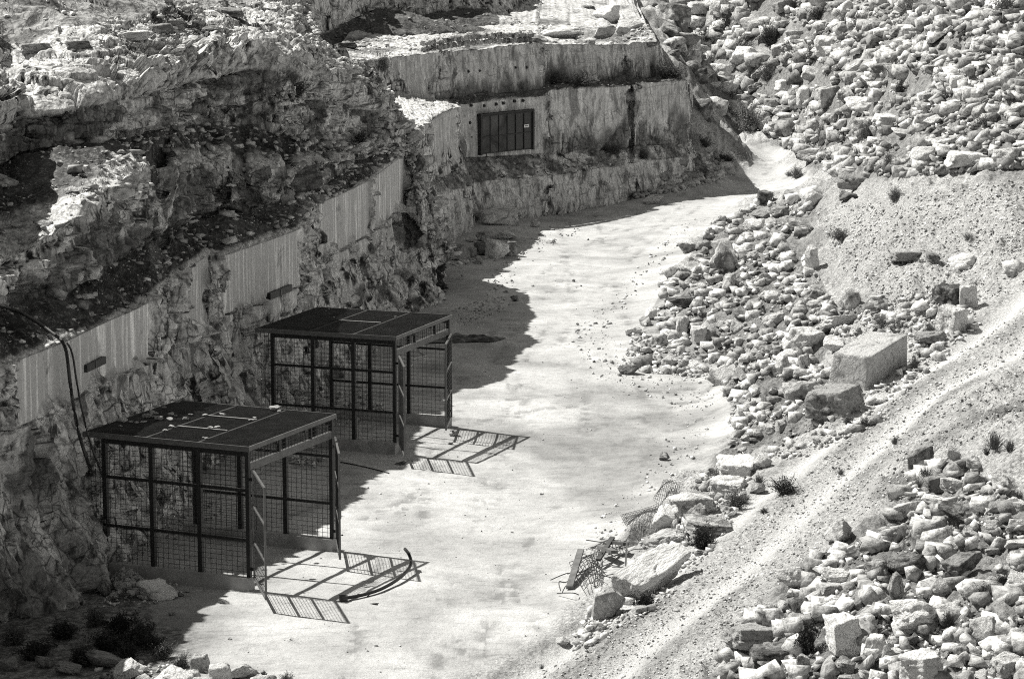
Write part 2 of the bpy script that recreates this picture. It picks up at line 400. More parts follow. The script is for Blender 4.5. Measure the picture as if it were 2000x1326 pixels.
GZ = GZ + road_m * (0.02 * fbm(P3 * 0.3, 2, 41) + 0.006 * fbm(P3 * np.array([1.2, 4.0, 1]), 4, 42)) - track * 0.09 * (1 + 0.3 * lowf) + ramp_m * (1 - np.clip(track, 0, 1)) * (0.035 * fbm(P3 * 3.2, 4, 43) + 0.03 * ridged(P3 * 5.0, 2, 44))
tipm = np.zeros(len(GX))
nr, nc = len(YS), len(US)
idx = np.arange(nr * nc).reshape(nr, nc)
TF = np.stack([idx[:-1, :-1].ravel(), idx[:-1, 1:].ravel(), idx[1:, 1:].ravel(), idx[1:, :-1].ravel()], 1)
FTR = [((1040,1340),(900,1080),(930,860),(1030,690),(1130,560),(1290,430),(1440,350)), ((760,1340),(820,1100),(900,900),(960,740),(1080,560),(1230,450)), ((640,1010),(820,940),(1080,880),(1330,800)), ((880,820),(1020,790),(1250,770),(1400,765)), ((1000,1330),(1090,1080),(1200,900),(1190,700),(1160,560))]
rut = np.zeros(len(GX))
for ln in FTR:
    pl_ = np.array([at_z(*q)[:2] for q in ln]); pl_ = np.array(spline(pl_, 8)); dd_, ss_ = seg_dist(GX, GY, pl_)
    rut = np.maximum(rut, np.maximum(np.exp(-((ss_ - 0.8) / 0.16) ** 2), np.exp(-((ss_ + 0.8) / 0.16) ** 2)))
rut *= floor_m * sstep(-0.5, 0.6, fbm(np.c_[GX, GY, GZ * 0] * 0.6, 3, 81)) * (0.55 + 0.45 * np.sign(fbm(np.c_[GX * 3, GY * 3, GZ * 0], 2, 83)))
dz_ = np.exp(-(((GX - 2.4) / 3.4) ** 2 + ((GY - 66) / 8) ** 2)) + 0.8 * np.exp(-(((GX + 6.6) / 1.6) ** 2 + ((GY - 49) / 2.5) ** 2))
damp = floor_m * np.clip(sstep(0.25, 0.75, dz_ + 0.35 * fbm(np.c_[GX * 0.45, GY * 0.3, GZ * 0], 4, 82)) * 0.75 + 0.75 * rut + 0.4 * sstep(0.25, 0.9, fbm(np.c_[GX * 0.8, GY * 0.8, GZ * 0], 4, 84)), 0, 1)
GZ = GZ - 0.018 * rut
soil_shade_m = rough * sstep(-0.25, 0.5, fbm(P3 * 0.35, 3, 61)) * 0.8
_pc, _ps = math.cos(PITCH), math.sin(PITCH); _d = GY * _pc - (GZ - CAMH) * _ps
_tx, _ty = 1000 + FPX * GX / _d, 663 - FPX * (GY * _ps + (GZ - CAMH) * _pc) / _d
bare = sstep(1560, 1640, _tx) * sstep(330, 370, _ty) * (1 - sstep(560, 620, _ty))          # the freshly tipped fine slope carries no dark earth
def in_poly(px, py, poly):
    c = np.zeros(len(px), bool); j = len(poly) - 1
    for i in range(len(poly)):
        (xi, yi), (xj, yj) = poly[i], poly[j]
        c ^= ((yi > py) != (yj > py)) & (px < (xj - xi) * (py - yi) / (yj - yi + 1e-12) + xi); j = i
    return c
heap = np.zeros(len(GX))
for pl_ in ([(1400,1345),(1460,1240),(1560,1140),(1650,1055),(1740,1030),(1785,935),(1870,890),(1930,935),(2060,1000),(2060,1400)],
            [(1310,530),(1410,440),(1490,400),(1550,395),(1575,430),(1560,470),(1600,530),(1640,640),(1560,790),(1470,850),(1430,800),(1400,725),(1320,725),(1250,720),(1250,655)],
            [(1315,-20),(2060,-20),(2060,325),(1800,338),(1640,338),(1560,300),(1500,258),(1410,215),(1365,150)]):
    heap = np.maximum(heap, in_poly(_tx, _ty, pl_))
heap *= sstep(-0.9, -0.1, fbm(P3 * 0.7, 3, 65))
soil_shade_m = np.maximum(soil_shade_m * (1 - 0.85 * bare), 0.7 * heap)  # dark tone under the heaps paints in the shade between stones
soil_shade_m = np.maximum(soil_shade_m, 0.9 * sstep(0.6, -0.4, np.hypot(GX + 8.6, (GY - 47.5) * 0.55) - 2.3 + 0.8 * lowf))  # darker ground at the near left corner of the floor
gravel_m = np.clip(np.maximum(rough, ramp_m), 0, 1)
ridge_m = np.exp(-((sidew + 0.05) / 0.30) ** 2) * ramp_m + np.exp(-((sidew - 1.35) / 0.22) ** 2) * ramp_m + np.exp(-((sidew + 1.4) / 0.2) ** 2) * ramp_m      # darker loose gravel between and beside the wheel tracks
soil_shade_m = np.maximum(soil_shade_m, 0.5 * np.clip(ridge_m, 0, 1) * sstep(-0.4, 0.3, lowf))
ground = link('ground', mesh_np('ground', np.c_[GX, GY, GZ], TF, {'gravel': gravel_m, 'track': np.clip(track, 0, 1), 'soil': soil_shade_m, 'damp': damp}, True), M_GROUND)
tag(ground, 'pale dusty quarry floor with rising gravel track and scree slopes', 'ground', kind='structure')
far = link('terrain', mesh_np('terrain', np.array([(-900, -500, -3), (900, -500, -3), (900, 1500, -3), (-900, 1500, -3)], float), np.array([[0, 1, 2, 3]]), {'gravel': np.ones(4), 'track': np.zeros(4), 'soil': np.zeros(4)}), M_GROUND)
tag(far, 'broken limestone country lying all around the quarry', 'terrain', kind='structure')
GZG = GZ.reshape(len(YS), len(US))
def ground_z(x, y):
    x = np.atleast_1d(np.asarray(x, float)); y = np.atleast_1d(np.asarray(y, float))
    j = np.clip(np.interp(x / y, US, np.arange(nc)), 0, nc - 1.001); i = np.clip(np.interp(y, YS, np.arange(nr)), 0, nr - 1.001)
    i0 = i.astype(int); j0 = j.astype(int); fi = i - i0; fj = j - j0
    return (GZG[i0, j0] * (1 - fi) * (1 - fj) + GZG[i0 + 1, j0] * fi * (1 - fj) + GZG[i0, j0 + 1] * (1 - fi) * fj + GZG[i0 + 1, j0 + 1] * fi * fj)
def hit(px, py):                                      # where the line of sight through a photo pixel meets the ground
    px = np.atleast_1d(np.asarray(px, float)); py = np.atleast_1d(np.asarray(py, float))
    x, y, q = ray(px, py); u = x / y; m = q / y
    j = np.clip(np.interp(u, US, np.arange(nc)), 0, nc - 1.001); j0 = j.astype(int); fj = j - j0
    out = np.zeros((len(px), 3))
    for k in range(len(px)):
        prof = GZG[:, j0[k]] * (1 - fj[k]) + GZG[:, j0[k] + 1] * fj[k]
        d = CAMH + YS * m[k] - prof; s = np.argmax(d < 0)
        if d[s] >= 0 or s == 0: out[k] = np.nan; continue
        t = d[s - 1] / (d[s - 1] - d[s]); Y = YS[s - 1] + t * (YS[s] - YS[s - 1])
        out[k] = (u[k] * Y, Y, CAMH + Y * m[k])
    return out

# ------------------------------------------------------------------ quarry walls: lofted bench profiles, then fractured
def loft(name, ST, rows, colstep, disp, label, pxs=None):
    ST = np.array(ST, float)                          # stations x rails x 3
    ns, nrail, _ = ST.shape
    seg = np.linalg.norm(np.diff(ST, axis=0), axis=2).mean(1)
    cols = [np.linspace(i, i + 1, max(2, int(seg[i] / colstep)), endpoint=False) for i in range(ns - 1)]
    cs = np.r_[np.concatenate(cols), ns - 1]
    i0 = np.minimum(cs.astype(int), ns - 2); f = (cs - i0)[:, None, None]
    R = ST[i0] * (1 - f) + ST[i0 + 1] * f            # columns x rails x 3
    V = []; strip = []; fr = []
    for k in range(nrail - 1):
        t = np.linspace(0, 1, rows[k], endpoint=(k == nrail - 2))
        for a in t:
            V.append(R[:, k] * (1 - a) + R[:, k + 1] * a); strip.append(k); fr.append(a)
    G = np.array(V); nrow, ncol, _ = G.shape
    strip = np.array(strip); fr = np.array(fr)
    du = np.gradient(G, axis=1); dv = np.gradient(G, axis=0)
    N = np.cross(du, dv); N /= np.maximum(np.linalg.norm(N, axis=2, keepdims=True), 1e-9)
    for _ in range(3):
        N[1:-1] = N[1:-1] + N[:-2] + N[2:]; N /= np.maximum(np.linalg.norm(N, axis=2, keepdims=True), 1e-9)
    toc = np.array([4.0, -10, 30]) - G
    N *= np.sign((N * toc).sum(2, keepdims=True).mean())
    S = np.repeat(strip[:, None], ncol, 1).ravel(); FRC = np.repeat(fr[:, None], ncol, 1).ravel(); CSV = np.repeat(cs[None], nrow, 0).ravel()
    pxv = None
    if pxs is not None: pxv = np.interp(CSV, np.arange(ns), pxs)
    P = G.reshape(-1, 3); D, attrs = disp(P, S, FRC, CSV, pxv)
    NN = N.reshape(-1, 3)
    P2 = P + NN * D[:, None]
    ix = np.arange(nrow * ncol).reshape(nrow, ncol)
    F = np.stack([ix[:-1, :-1].ravel(), ix[:-1, 1:].ravel(), ix[1:, 1:].ravel(), ix[1:, :-1].ravel()], 1)
    o = link(name, mesh_np(name, P2, F, attrs, False), M_CLIFF)
    tag(o, label, 'cliff', kind='structure')
    return o, P2.reshape(nrow, ncol, 3), S.reshape(nrow, ncol), attrs, NN.reshape(nrow, ncol, 3)
def smin_faces(px, spans, P, soft=6):
    m = np.zeros(len(px)); n = fbm(P * np.array([1.5, 1.5, 1.5]), 3, 77) * 4
    for a, b in spans: m = np.maximum(m, sstep(a - soft, a + soft, px + n) * (1 - sstep(b - 2, b + 2, px + n * 0.3)))
    return m
H_ = CAMH
def vert(px, py, Y): return at_y(px, py, Y)
def slope(px, py, prev, k):
    x, y, q = ray(px, py); m = q / y
    Y = (prev[2] - k * prev[1] - H_) / (m - k); return at_y(px, py, Y)
# left wall stations: px, y of bench edge, y of sawn face foot, foot (px, y), upper rails, bench height
LS = [(-420, 960, 1110, (-420, 1640), (830, 740, 520, 440, 370, 260), 4.8),
      (-260, 850, 1000, (-260, 1440), (730, 640, 420, 350, 285, 180), 4.8),
      (-100, 762, 905, (-110, 1290), (645, 565, 350, 280, 215, 110), 4.8),
      (5, 716, 855, (0, 1228), (600, 515, 318, 242, 178, 72), 4.8),
      (20, 707, 845, (50, 1215), (590, 505, 308, 235, 172, 65), 4.8),
      (130, 664, 792, (118, 1198), (572, 440, 290, 215, 150, 60), 4.8),
      (190, 634, 750, (172, 1168), (530, 380, 280, 205, 142, 50), 4.8),
      (250, 608, 725, (225, 1098), (495, 345, 266, 192, 135, 40), 4.8),
      (291, 589, 700, (285, 1038), (475, 338, 258, 180, 125, 30), 4.8),
      (300, 570, 690, (300, 1030), (492, 440, 256, 178, 120, 28), 4.8),
      (326, 548, 684, (326, 1012), (486, 446, 250, 172, 108, 20), 4.8),
      (332, 545, 682, (332, 1010), (445, 322, 249, 170, 104, 18), 4.8),
      (345, 535, 680, (345, 1000), (440, 320, 248, 168, 100, 16), 4.8),
      (400, 500, 650, (405, 930), (415, 318, 240, 152, 84, 2), 4.8),
      (436, 497, 618, (440, 880), (405, 322, 240, 142, 78, -4), 4.8),
      (446, 494, 614, (450, 876), (402, 326, 240, 142, 78, -5), 4.8),
      (453, 492, 611, (457, 874), (425, 392, 240, 140, 76, -6), 4.8),
      (478, 484, 600, (483, 866), (418, 388, 240, 136, 73, -9), 4.8),
      (486, 481, 598, (490, 863), (400, 338, 240, 134, 72, -10), 4.8),
      (500, 476, 592, (505, 858), (398, 336, 240, 132, 70, -12), 4.8),
      (546, 460, 576, (550, 834), (392, 332, 252, 146, 65, -10), 4.8),
      (554, 457, 573, (558, 830), (402, 378, 254, 148, 64, -10), 4.8),
      (581, 447, 562, (588, 812), (383, 330, 262, 158, 60, -8), 4.8),
      (590, 425, 552, (598, 803), (378, 326, 264, 160, 62, 0), 4.8),
      (622, 396, 515, (630, 765), (362, 320, 278, 178, 96, 60), 4.8),
      (660, 380, 492, (665, 732), (345, 312, 285, 195, 130, 98), 4.8),
      (718, 352, 460, (724, 680), (304, 288, 274, 215, 160, 140), 4.8),
      (726, 349, 458, (732, 675), (300, 286, 272, 218, 168, 146), 4.8),
      (731, 344, 452, (738, 668), (298, 287, 274, 220, 172, 150), 4.8),
      (789, 299, 402, (795, 614), (293, 287, 280, 258, 236, 225), 4.8)]
def lcol(s):
    px, y2, y1, f0, up, z2 = s
    k = 0.17 if px > 0 else 0.30
    R2 = at_z(px, y2, z2); R1 = at_y(px, y1, R2[1] - 0.05); R0 = at_z(f0[0], f0[1], 0.0)
    Rm = R0 + np.array([0.25, -0.1, -0.7])
    R3 = slope(px, up[0], R2, k); R4 = vert(px, up[1], R3[1] + 0.25); R5 = slope(px, up[2], R4, k)
    R6 = vert(px, up[3], R5[1] + 0.1); R7 = slope(px, up[4], R6, 0.27) if px < 600 else vert(px, up[4], R6[1] + 0.6); R8 = slope(px, up[5], R7, k)
    if px < 600: R9 = R8 + np.array([-3.0, 4.0, 1.2]); R10 = R9 + np.array([-14.0, 6, 1.0])
    else: R9 = R8 + np.array([-1.6, 2.6, -0.6]); R10 = R9 + np.array([-9.0, 3, -4.0])
    return [Rm, R0, R1, R2, R3, R4, R5, R6, R7, R8, R9, R10]
LST = [lcol(s) for s in LS]; LPX = [s[0] for s in LS]
for i, p_ in enumerate(LPX):                          # where scree breaks through the second wall the wall above still runs straight on
    if p_ in (300, 326, 453, 478, 554):
        a_ = max(j for j in range(i) if LPX[j] not in (300, 326, 453, 478, 554)); b_ = min(j for j in range(i, len(LPX)) if LPX[j] not in (300, 326, 453, 478, 554))
        t_ = (p_ - LPX[a_]) / (LPX[b_] - LPX[a_])
        for k_ in range(6, 12): LST[i][k_] = LST[a_][k_] * (1 - t_) + LST[b_][k_] * t_
def nose(pts):                                        # the wall's far end, sinking to the floor and turning back
    a = [np.array(p) for p in pts]; return a
def nosecol(edge, foot, back):
    e = np.array(edge); f = np.array(foot); b = np.array(back)
    return [f + np.array([0.2, 0, -0.7]), f, f * 0.45 + e * 0.55, e, e * 0.8 + b * 0.2, e * 0.7 + b * 0.3, e * 0.6 + b * 0.4, e * 0.5 + b * 0.5, e * 0.35 + b * 0.65, b, b + np.array([-2, 2, -0.5]), b + np.array([-8, 3, -4])]
LST.append(nosecol(at_y(815, 345, 91.6), at_z(845, 597), at_y(800, 262, 93.5))); LPX.append(815)
LST.append(nosecol(at_y(852, 430, 91.4), at_z(872, 591), at_y(828, 330, 94.0))); LPX.append(852)
LST.append(nosecol(at_y(878, 500, 91.6), at_z(892, 584), at_y(850, 420, 95.0))); LPX.append(878)
LST.append(nosecol(at_y(868, 470, 96.0), at_z(884, 560), at_y(840, 400, 98.0))); LPX.append(890)
LST.append(nosecol(at_y(820, 430, 100.0), at_z(850, 540), at_y(800, 380, 101.0))); LPX.append(900)
FACES = [(21, 292), (368, 398), (437, 582), (622, 719), (731, 790)]
def ldisp(P, S, FR, CS, px):
    f = smin_faces(px, FACES, P)
    rag = fbm(P * np.array([1.3, 1.3, 0.6]), 4, 301) * 0.45
    cut = f * (((S == 2) & (FR > 0.0)) | (S == 1)) * np.where(S == 2, sstep(-0.15, 0.12, FR + rag * 0.6), np.where(S == 1, sstep(0.9, 1.02, FR + rag * 0.5), 0))
    talus = np.isin(S, (3, 5)).astype(float); pale = np.isin(S, (8,)).astype(float)
    wall3 = np.isin(S, (6, 7)).astype(float)
    low = np.where(S <= 1, 1.0, 0.0)
    big = fbm(P * 0.45, 3, 101)
    ribs = fbm(P * np.array([1.5, 1.5, 0.42]), 4, 111)
    F1, F2, cid = worley(P * np.array([1.05, 1.05, 1.7]) + 0.25 * np.c_[ribs, big, ribs], 121)
    blocks = (cid - 0.5) * 0.42 - 0.10 * (1 - sstep(0.0, 0.10, F2 - F1))
    G1, G2, gid = worley(P * np.array([2.2, 2.2, 5.5]) + 0.3 * np.c_[big, ribs, ribs], 131)
    strata = (gid - 0.5) * 0.26 - 0.06 * (1 - sstep(0.0, 0.12, G2 - G1))
    fine = fbm(P * 5.0, 3, 141) * 0.028 + ridged(P * 1.6, 3, 151) * 0.03
    W_ = 0.35 * np.c_[ribs, fbm(P * 1.1, 3, 191), big]
    fa, ea = facets(P * np.array([0.95, 0.95, 0.5]) + W_, 201, 1.6); fb, eb = facets(P * np.array([2.4, 2.4, 1.5]) + W_ * 1.5, 211, 1.8)
    rockm = np.isin(S, (0, 1, 2, 4, 6)).astype(float)
    zz_ = P[:, 2] + 0.16 * fbm(P * 0.4, 2, 221) + 0.04 * P[:, 1]
    B1, B2, bid = worley(np.c_[P[:, 0] * 0.6, P[:, 1] * 0.6, zz_ * 2.3] + 0.12 * np.c_[ribs, ribs, ribs * 0.6], 231)
    C1_, C2_, cd2 = worley(np.c_[P[:, 0] * 1.5, P[:, 1] * 1.5, zz_ * 5.0] + 0.15 * np.c_[ribs, big, ribs * 0.5], 241)
    beds = (bid - 0.5) * 0.62 - 0.14 * (1 - sstep(0, 0.09, B2 - B1)) + (cd2 - 0.5) * 0.20 - 0.05 * (1 - sstep(0, 0.1, C2_ - C1_))
    bedm = 1.0 * np.isin(S, (6, 7)) + 0.75 * (S == 4) + 0.3 * (S == 2) + 0.45 * (S == 8)
    d = bedm * beds + rockm * (1 - 0.6 * np.isin(S, (4, 6))) * (0.42 * fa - 0.05 * (1 - sstep(0, 0.06, ea)) + 0.17 * fb - 0.035 * (1 - sstep(0, 0.08, eb))) - 0.22 * low * sstep(0, 0.5, FR + (S == 0)) + 0.16 * big + 0.16 * ribs * low + blocks * (0.5 * (S == 4) + 0.3 * (S == 2) + 0.4 * (S == 6)) + strata * (0.25 * (S == 8)) + fine
    d = d + 0.30 * (S == 7) * np.sin(np.clip(FR, 0, 1) * math.pi) ** 0.5 - 0.15 * (S == 6)
    d = np.where(talus > 0, 0.14 * big + 0.10 * fbm(P * 1.6, 3, 162) + 0.05 * fbm(P * 5, 3, 161), d)
    d = np.where(S >= 9, 0.3 * big + strata * 0.5, d)
    d = d * (1 - cut) + cut * (0.012 * fbm(P * np.array([6, 6, 0.5]), 2, 171))
    gaps = np.zeros(len(P))
    for a_, b_ in ((300, 328), (446, 478), (545, 600)): gaps = np.maximum(gaps, sstep(a_ - 4, a_ + 6, px) * (1 - sstep(b_ - 6, b_ + 4, px)))
    gaps *= (S == 4)
    d = d - 0.55 * gaps
    _zc = P[:, 2] - CAMH; _dc = P[:, 1] * math.cos(PITCH) - _zc * math.sin(PITCH)
    qx, qy = 1000 + FPX * P[:, 0] / _dc, 663 - FPX * (P[:, 1] * math.sin(PITCH) + _zc * math.cos(PITCH)) / _dc
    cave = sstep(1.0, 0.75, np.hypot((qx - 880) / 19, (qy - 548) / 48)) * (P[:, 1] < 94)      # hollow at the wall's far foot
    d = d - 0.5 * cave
    n2 = fbm(P * 0.9, 4, 181)
    soil = talus * sstep(0.75, 0.45, 0.42 + 0.0 * n2 + np.where(S == 5, 0.35, 0.0) * sstep(0.55, 0.1, FR) * sstep(-0.2, 0.4, n2) + np.where(S == 3, 0.3, 0) * sstep(0.12, 0.02, FR))
    pl = np.where(S == 8, sstep(-0.5, 0.2, n2), np.where(S == 7, 0.75 * sstep(-0.4, 0.3, n2),  np.where(S == 5, sstep(0.45, 0.15, FR + 0.25 * n2), np.where(S == 3, sstep(0.14, 0.04, FR + 0.05 * n2), 0.0))))
    soil = np.maximum(soil, np.where(S == 9, 0.6, 0)); soil = np.maximum(soil, 0.8 * gaps)
    n3 = fbm(P * np.array([0.8, 0.8, 0.8]) + 5, 4, 183)
    soil = np.maximum(soil, (S == 6) * 0.75 * sstep(-0.35, 0.35, n3)); soil = np.maximum(soil, (S == 4) * 0.8 * sstep(0.0, 0.5, n3 + 0.5 * (1 - FR) - 0.1)); soil = np.maximum(soil, (S <= 1) * 0.8 * sstep(0.35, 0.75, n3))  # dirt wash, and shade of the recesses put into the colour
    sc_ = fbm(np.c_[P[:, 0] * 0.35 + P[:, 1] * 0.5, P[:, 1] * 0.9, P[:, 2] * 0.6], 4, 185)
    up_ = np.isin(S, (8, 9)) * sstep(0.0, 0.35, sc_); soil = np.maximum(soil, 0.85 * up_); pl = pl * (1 - up_)
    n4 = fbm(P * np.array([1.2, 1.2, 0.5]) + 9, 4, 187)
    soil = np.maximum(soil, (S <= 1) * 0.75 * sstep(230, 120, qx) * sstep(900, 1080, qy + 120 * n4) * sstep(-0.5, 0.3, n4))  # lower near end of the wall darkened in patches
    soil = np.maximum(soil, cave); soil = np.where(S == 7, np.minimum(soil, 0.1), soil)  # the hollow's shade is painted in with the dark tone
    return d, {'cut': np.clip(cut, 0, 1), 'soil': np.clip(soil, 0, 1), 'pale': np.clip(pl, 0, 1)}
ROWS = [5, 84, 36, 30, 46, 44, 34, 64, 76, 40, 14]
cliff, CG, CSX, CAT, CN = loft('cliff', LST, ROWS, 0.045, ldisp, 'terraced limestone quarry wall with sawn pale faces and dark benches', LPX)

# gate wall
def gcol(foot, t1, led, top, b1, t3, bk):
    """each (px, py, Y)"""
    g = [vert(*q) for q in (foot, t1, led, top, b1, t3)]
    g0 = g[0].copy(); g0[2] = -0.7
    fz = g[0].copy(); fz[2] = min(fz[2], 0.02)
    e = g[5]
    b = e + np.array(bk)
    return [g0, fz, g[1], g[2], g[3], g[4], g[5], b, b + np.array([0.5, 45, 1.6])]
GS = [gcol((800, 540, 95.5), (798, 420, 95.8), (793, 400, 96.0), (785, 272, 96.2), (700, 190, 106), (690, 118, 106.2), (-1, 8, 0.2)),
      gcol((852, 490, 101.6), (848, 374, 101.9), (842, 355, 102.2), (838, 238, 102.4), (765, 182, 109.5), (763, 113, 109.7), (-0.5, 9, 0.2)),
      gcol((914, 452, 107.8), (911, 366, 108.0), (892, 332, 108.6), (889, 211, 108.8), (842, 192, 111.8), (842, 104, 112.0), (0, 10, 0.2)),
      gcol((924, 430, 111.3), (922, 356, 111.8), (900, 308, 113.0), (897, 203, 113.1), (892, 190, 113.9), (892, 99, 114.1), (0, 12, 0.2)),
      gcol((1063, 412, 115.2), (1062, 344, 115.4), (1063, 300, 117.1), (1063, 186, 117.3), (1058, 172, 118.4), (1052, 86, 118.6), (0, 14, 0.25)),
      gcol((1074, 408, 115.8), (1074, 342, 116.0), (1072, 300, 117.9), (1072, 176, 118.2), (1068, 165, 119.3), (1066, 89, 119.5), (0, 14, 0.25)),
      gcol((1224, 386, 119.8), (1224, 320, 120.2), (1224, 288, 121.2), (1224, 168, 121.4), (1212, 160, 123.3), (1212, 87, 123.5), (0, 14, 0.2)),
      gcol((1234, 383, 120.6), (1234, 318, 121.0), (1233, 287, 122.2), (1233, 166, 122.4), (1228, 158, 123.8), (1228, 90, 124.0), (0, 14, 0.2)),
      gcol((1241, 380, 120.9), (1241, 316, 121.2), (1239, 285, 121.8), (1239, 161, 122.0), (1236, 156, 124.0), (1236, 84, 124.2), (0, 14, 0.2)),
      gcol((1335, 366, 123.6), (1345, 305, 124.4), (1343, 280, 125.0), (1343, 157, 125.2), (1285, 153, 127.0), (1283, 76, 127.2), (0, 14, 0.2)),
      gcol((1392, 352, 126.5), (1366, 304, 126.6), (1352, 274, 127.0), (1350, 162, 127.2), (1296, 157, 129.0), (1292, 86, 129.2), (0, 12, 0.2)),
      gcol((1402, 334, 131.0), (1364, 292, 131.6), (1350, 262, 132.5), (1342, 175, 133.0), (1296, 150, 136.0), (1288, 92, 136.2), (-1, 6, 0.2)),
      gcol((1380, 290, 142.0), (1350, 250, 143.0), (1330, 220, 144), (1320, 165, 145.0), (1290, 140, 146.0), (1280, 85, 146.5), (-2, 3, 0.2))]
GPX = [785, 838, 889, 897, 1063, 1072, 1224, 1233, 1239, 1343, 1366, 1380, 1400]
def gdisp(P, S, FR, CS, px):
    spans = [(838, 888.5), (897, 1063), (1075, 1222), (1241, 1343)]
    f = smin_faces(px, spans, P, 3)
    gate = sstep(896, 899, px) * (1 - sstep(1060, 1063, px))
    rag = fbm(P * np.array([0.9, 0.9, 0.5]), 4, 401) * 0.5
    cut = f * ((S == 3) * np.maximum(gate, sstep(0.12, 0.42, FR + 0.5 * rag)) + (S == 5) * sstep(-0.1, 0.25, FR + rag) * 0.9 + (S == 1) * 0.55)
    big = fbm(P * 0.4, 3, 411); ribs = fbm(P * np.array([1.2, 1.2, 0.4]), 4, 412)
    F1, F2, cid = worley(P * np.array([0.8, 0.8, 1.0]) + 0.2 * np.c_[ribs, big, ribs], 421)
    blocks = (cid - 0.5) * 0.5 - 0.14 * (1 - sstep(0, 0.08, F2 - F1))
    fa, ea = facets(P * np.array([0.8, 0.8, 0.6]) + 0.3 * np.c_[ribs, big, ribs], 471, 1.6)
    d = 0.12 * big + 0.1 * ribs + 0.3 * blocks + 0.35 * fa - 0.06 * (1 - sstep(0, 0.06, ea)) + 0.03 * fbm(P * 3, 4, 431)
    d = np.where(np.isin(S, (2, 4)), 0.12 * big + 0.08 * fbm(P * 4, 3, 441), d)
    d = np.where(S >= 6, 0.12 * big + 0.05 * fbm(P * 3, 3, 451), d)
    d = d * (1 - 0.9 * np.clip(cut, 0, 1)) 
    d = d * (1 - 0.35 * (px > 1341)) - 0.12 * (px > 1343)
    cut = cut * np.where(gate * (S == 3) > 0, 0.6, np.where(px < 892, 0.75, 0.5))
    n2 = fbm(P * 0.7, 4, 461)
    soil = np.where(np.isin(S, (2,)), 0.75 * sstep(-0.6, 0.2, n2), np.where(S == 4, 0.85 * sstep(900, 870, np.where(S == 4, 1000 - (px < 892) * 120, px)) * 0 + 0.85 * (px > 892), 0.0))
    soil = np.maximum(soil, (S <= 1) * sstep(1343, 1372, px) * 0.85)
    n5 = fbm(P * np.array([1.1, 1.1, 0.45]), 4, 463)
    soil = np.maximum(soil, np.isin(S, (3, 5)) * (1 - 0.8 * gate * (S == 3)) * 0.8 * sstep(0.42, 0.05, FR + 0.4 * n5) * (px > 892)); soil = np.maximum(soil, np.isin(S, (3, 5)) * 0.55 * sstep(0.45, 0.8, n5))
    soil = np.maximum(soil, (S >= 6) * 0.7 * sstep(0.0, 0.45, fbm(P * 0.45, 4, 464)))
    pale = np.where(S >= 6, sstep(-0.8, 0.0, n2) * (1 - sstep(0.0, 0.45, fbm(P * 0.45, 4, 464))), np.where((S == 4) & (px < 892), 1.0, 0.0))
    return d, {'cut': np.clip(cut, 0, 1), 'soil': np.clip(soil, 0, 1), 'pale': np.clip(pale, 0, 1)}
cliff2, GG, GSX, GAT, GN = loft('cliff', GS, [4, 40, 22, 56, 18, 44, 40, 20], 0.07, gdisp, 'stepped gate wall of sawn limestone closing the far end', GPX)

# slope and wall behind the upper bench
def bcol(foot, tal, wall):
    f = vert(*foot); f0 = f.copy(); f0[2] -= 1.0; t = vert(*tal); w_ = vert(*wall)
    return [f0, f, t, w_, w_ + np.array([-1, 8, 1.5]), w_ + np.array([-2, 40, 4])]
BS = [bcol((560, 130, 108), (560, 90, 110), (560, 0, 111)), bcol((640, 96, 114), (640, 60, 117), (640, -30, 118)), bcol((720, 80, 120), (720, 24, 126), (720, -60, 127)), bcol((850, 74, 123), (850, 24, 130), (850, -60, 131)),
      bcol((940, 66, 126), (930, 20, 133), (925, -60, 134)), bcol((1015, 62, 128), (985, 30, 134), (965, -30, 136)), bcol((1062, 40, 142), (1030, 0, 146), (1010, -60, 148)), bcol((1110, 0, 160), (1090, -30, 163), (1080, -80, 165))]
def bdisp(P, S, FR, CS, px):
    big = fbm(P * 0.35, 3, 511); F1, F2, cid = worley(P * np.array([0.7, 0.7, 1.2]) + 0.2 * big[:, None], 521)
    d = 0.4 * big + ((cid - 0.5) * 0.6 - 0.15 * (1 - sstep(0, 0.1, F2 - F1))) * (S == 2) + 0.08 * fbm(P * 2.5, 4, 531)
    soil = (S == 1) * 0.95 * (CS < 4.6) + (S >= 3) * 0.5
    return d, {'cut': np.zeros(len(P)), 'soil': np.clip(soil, 0, 1), 'pale': ((S == 1) & (CS >= 4.6)) * 1.0}
cliff3, BG, BSX, BAT, BN = loft('cliff', BS, [4, 34, 34, 10, 10], 0.12, bdisp, 'rough rock wall with dark scree behind the upper bench', [0] * 8)

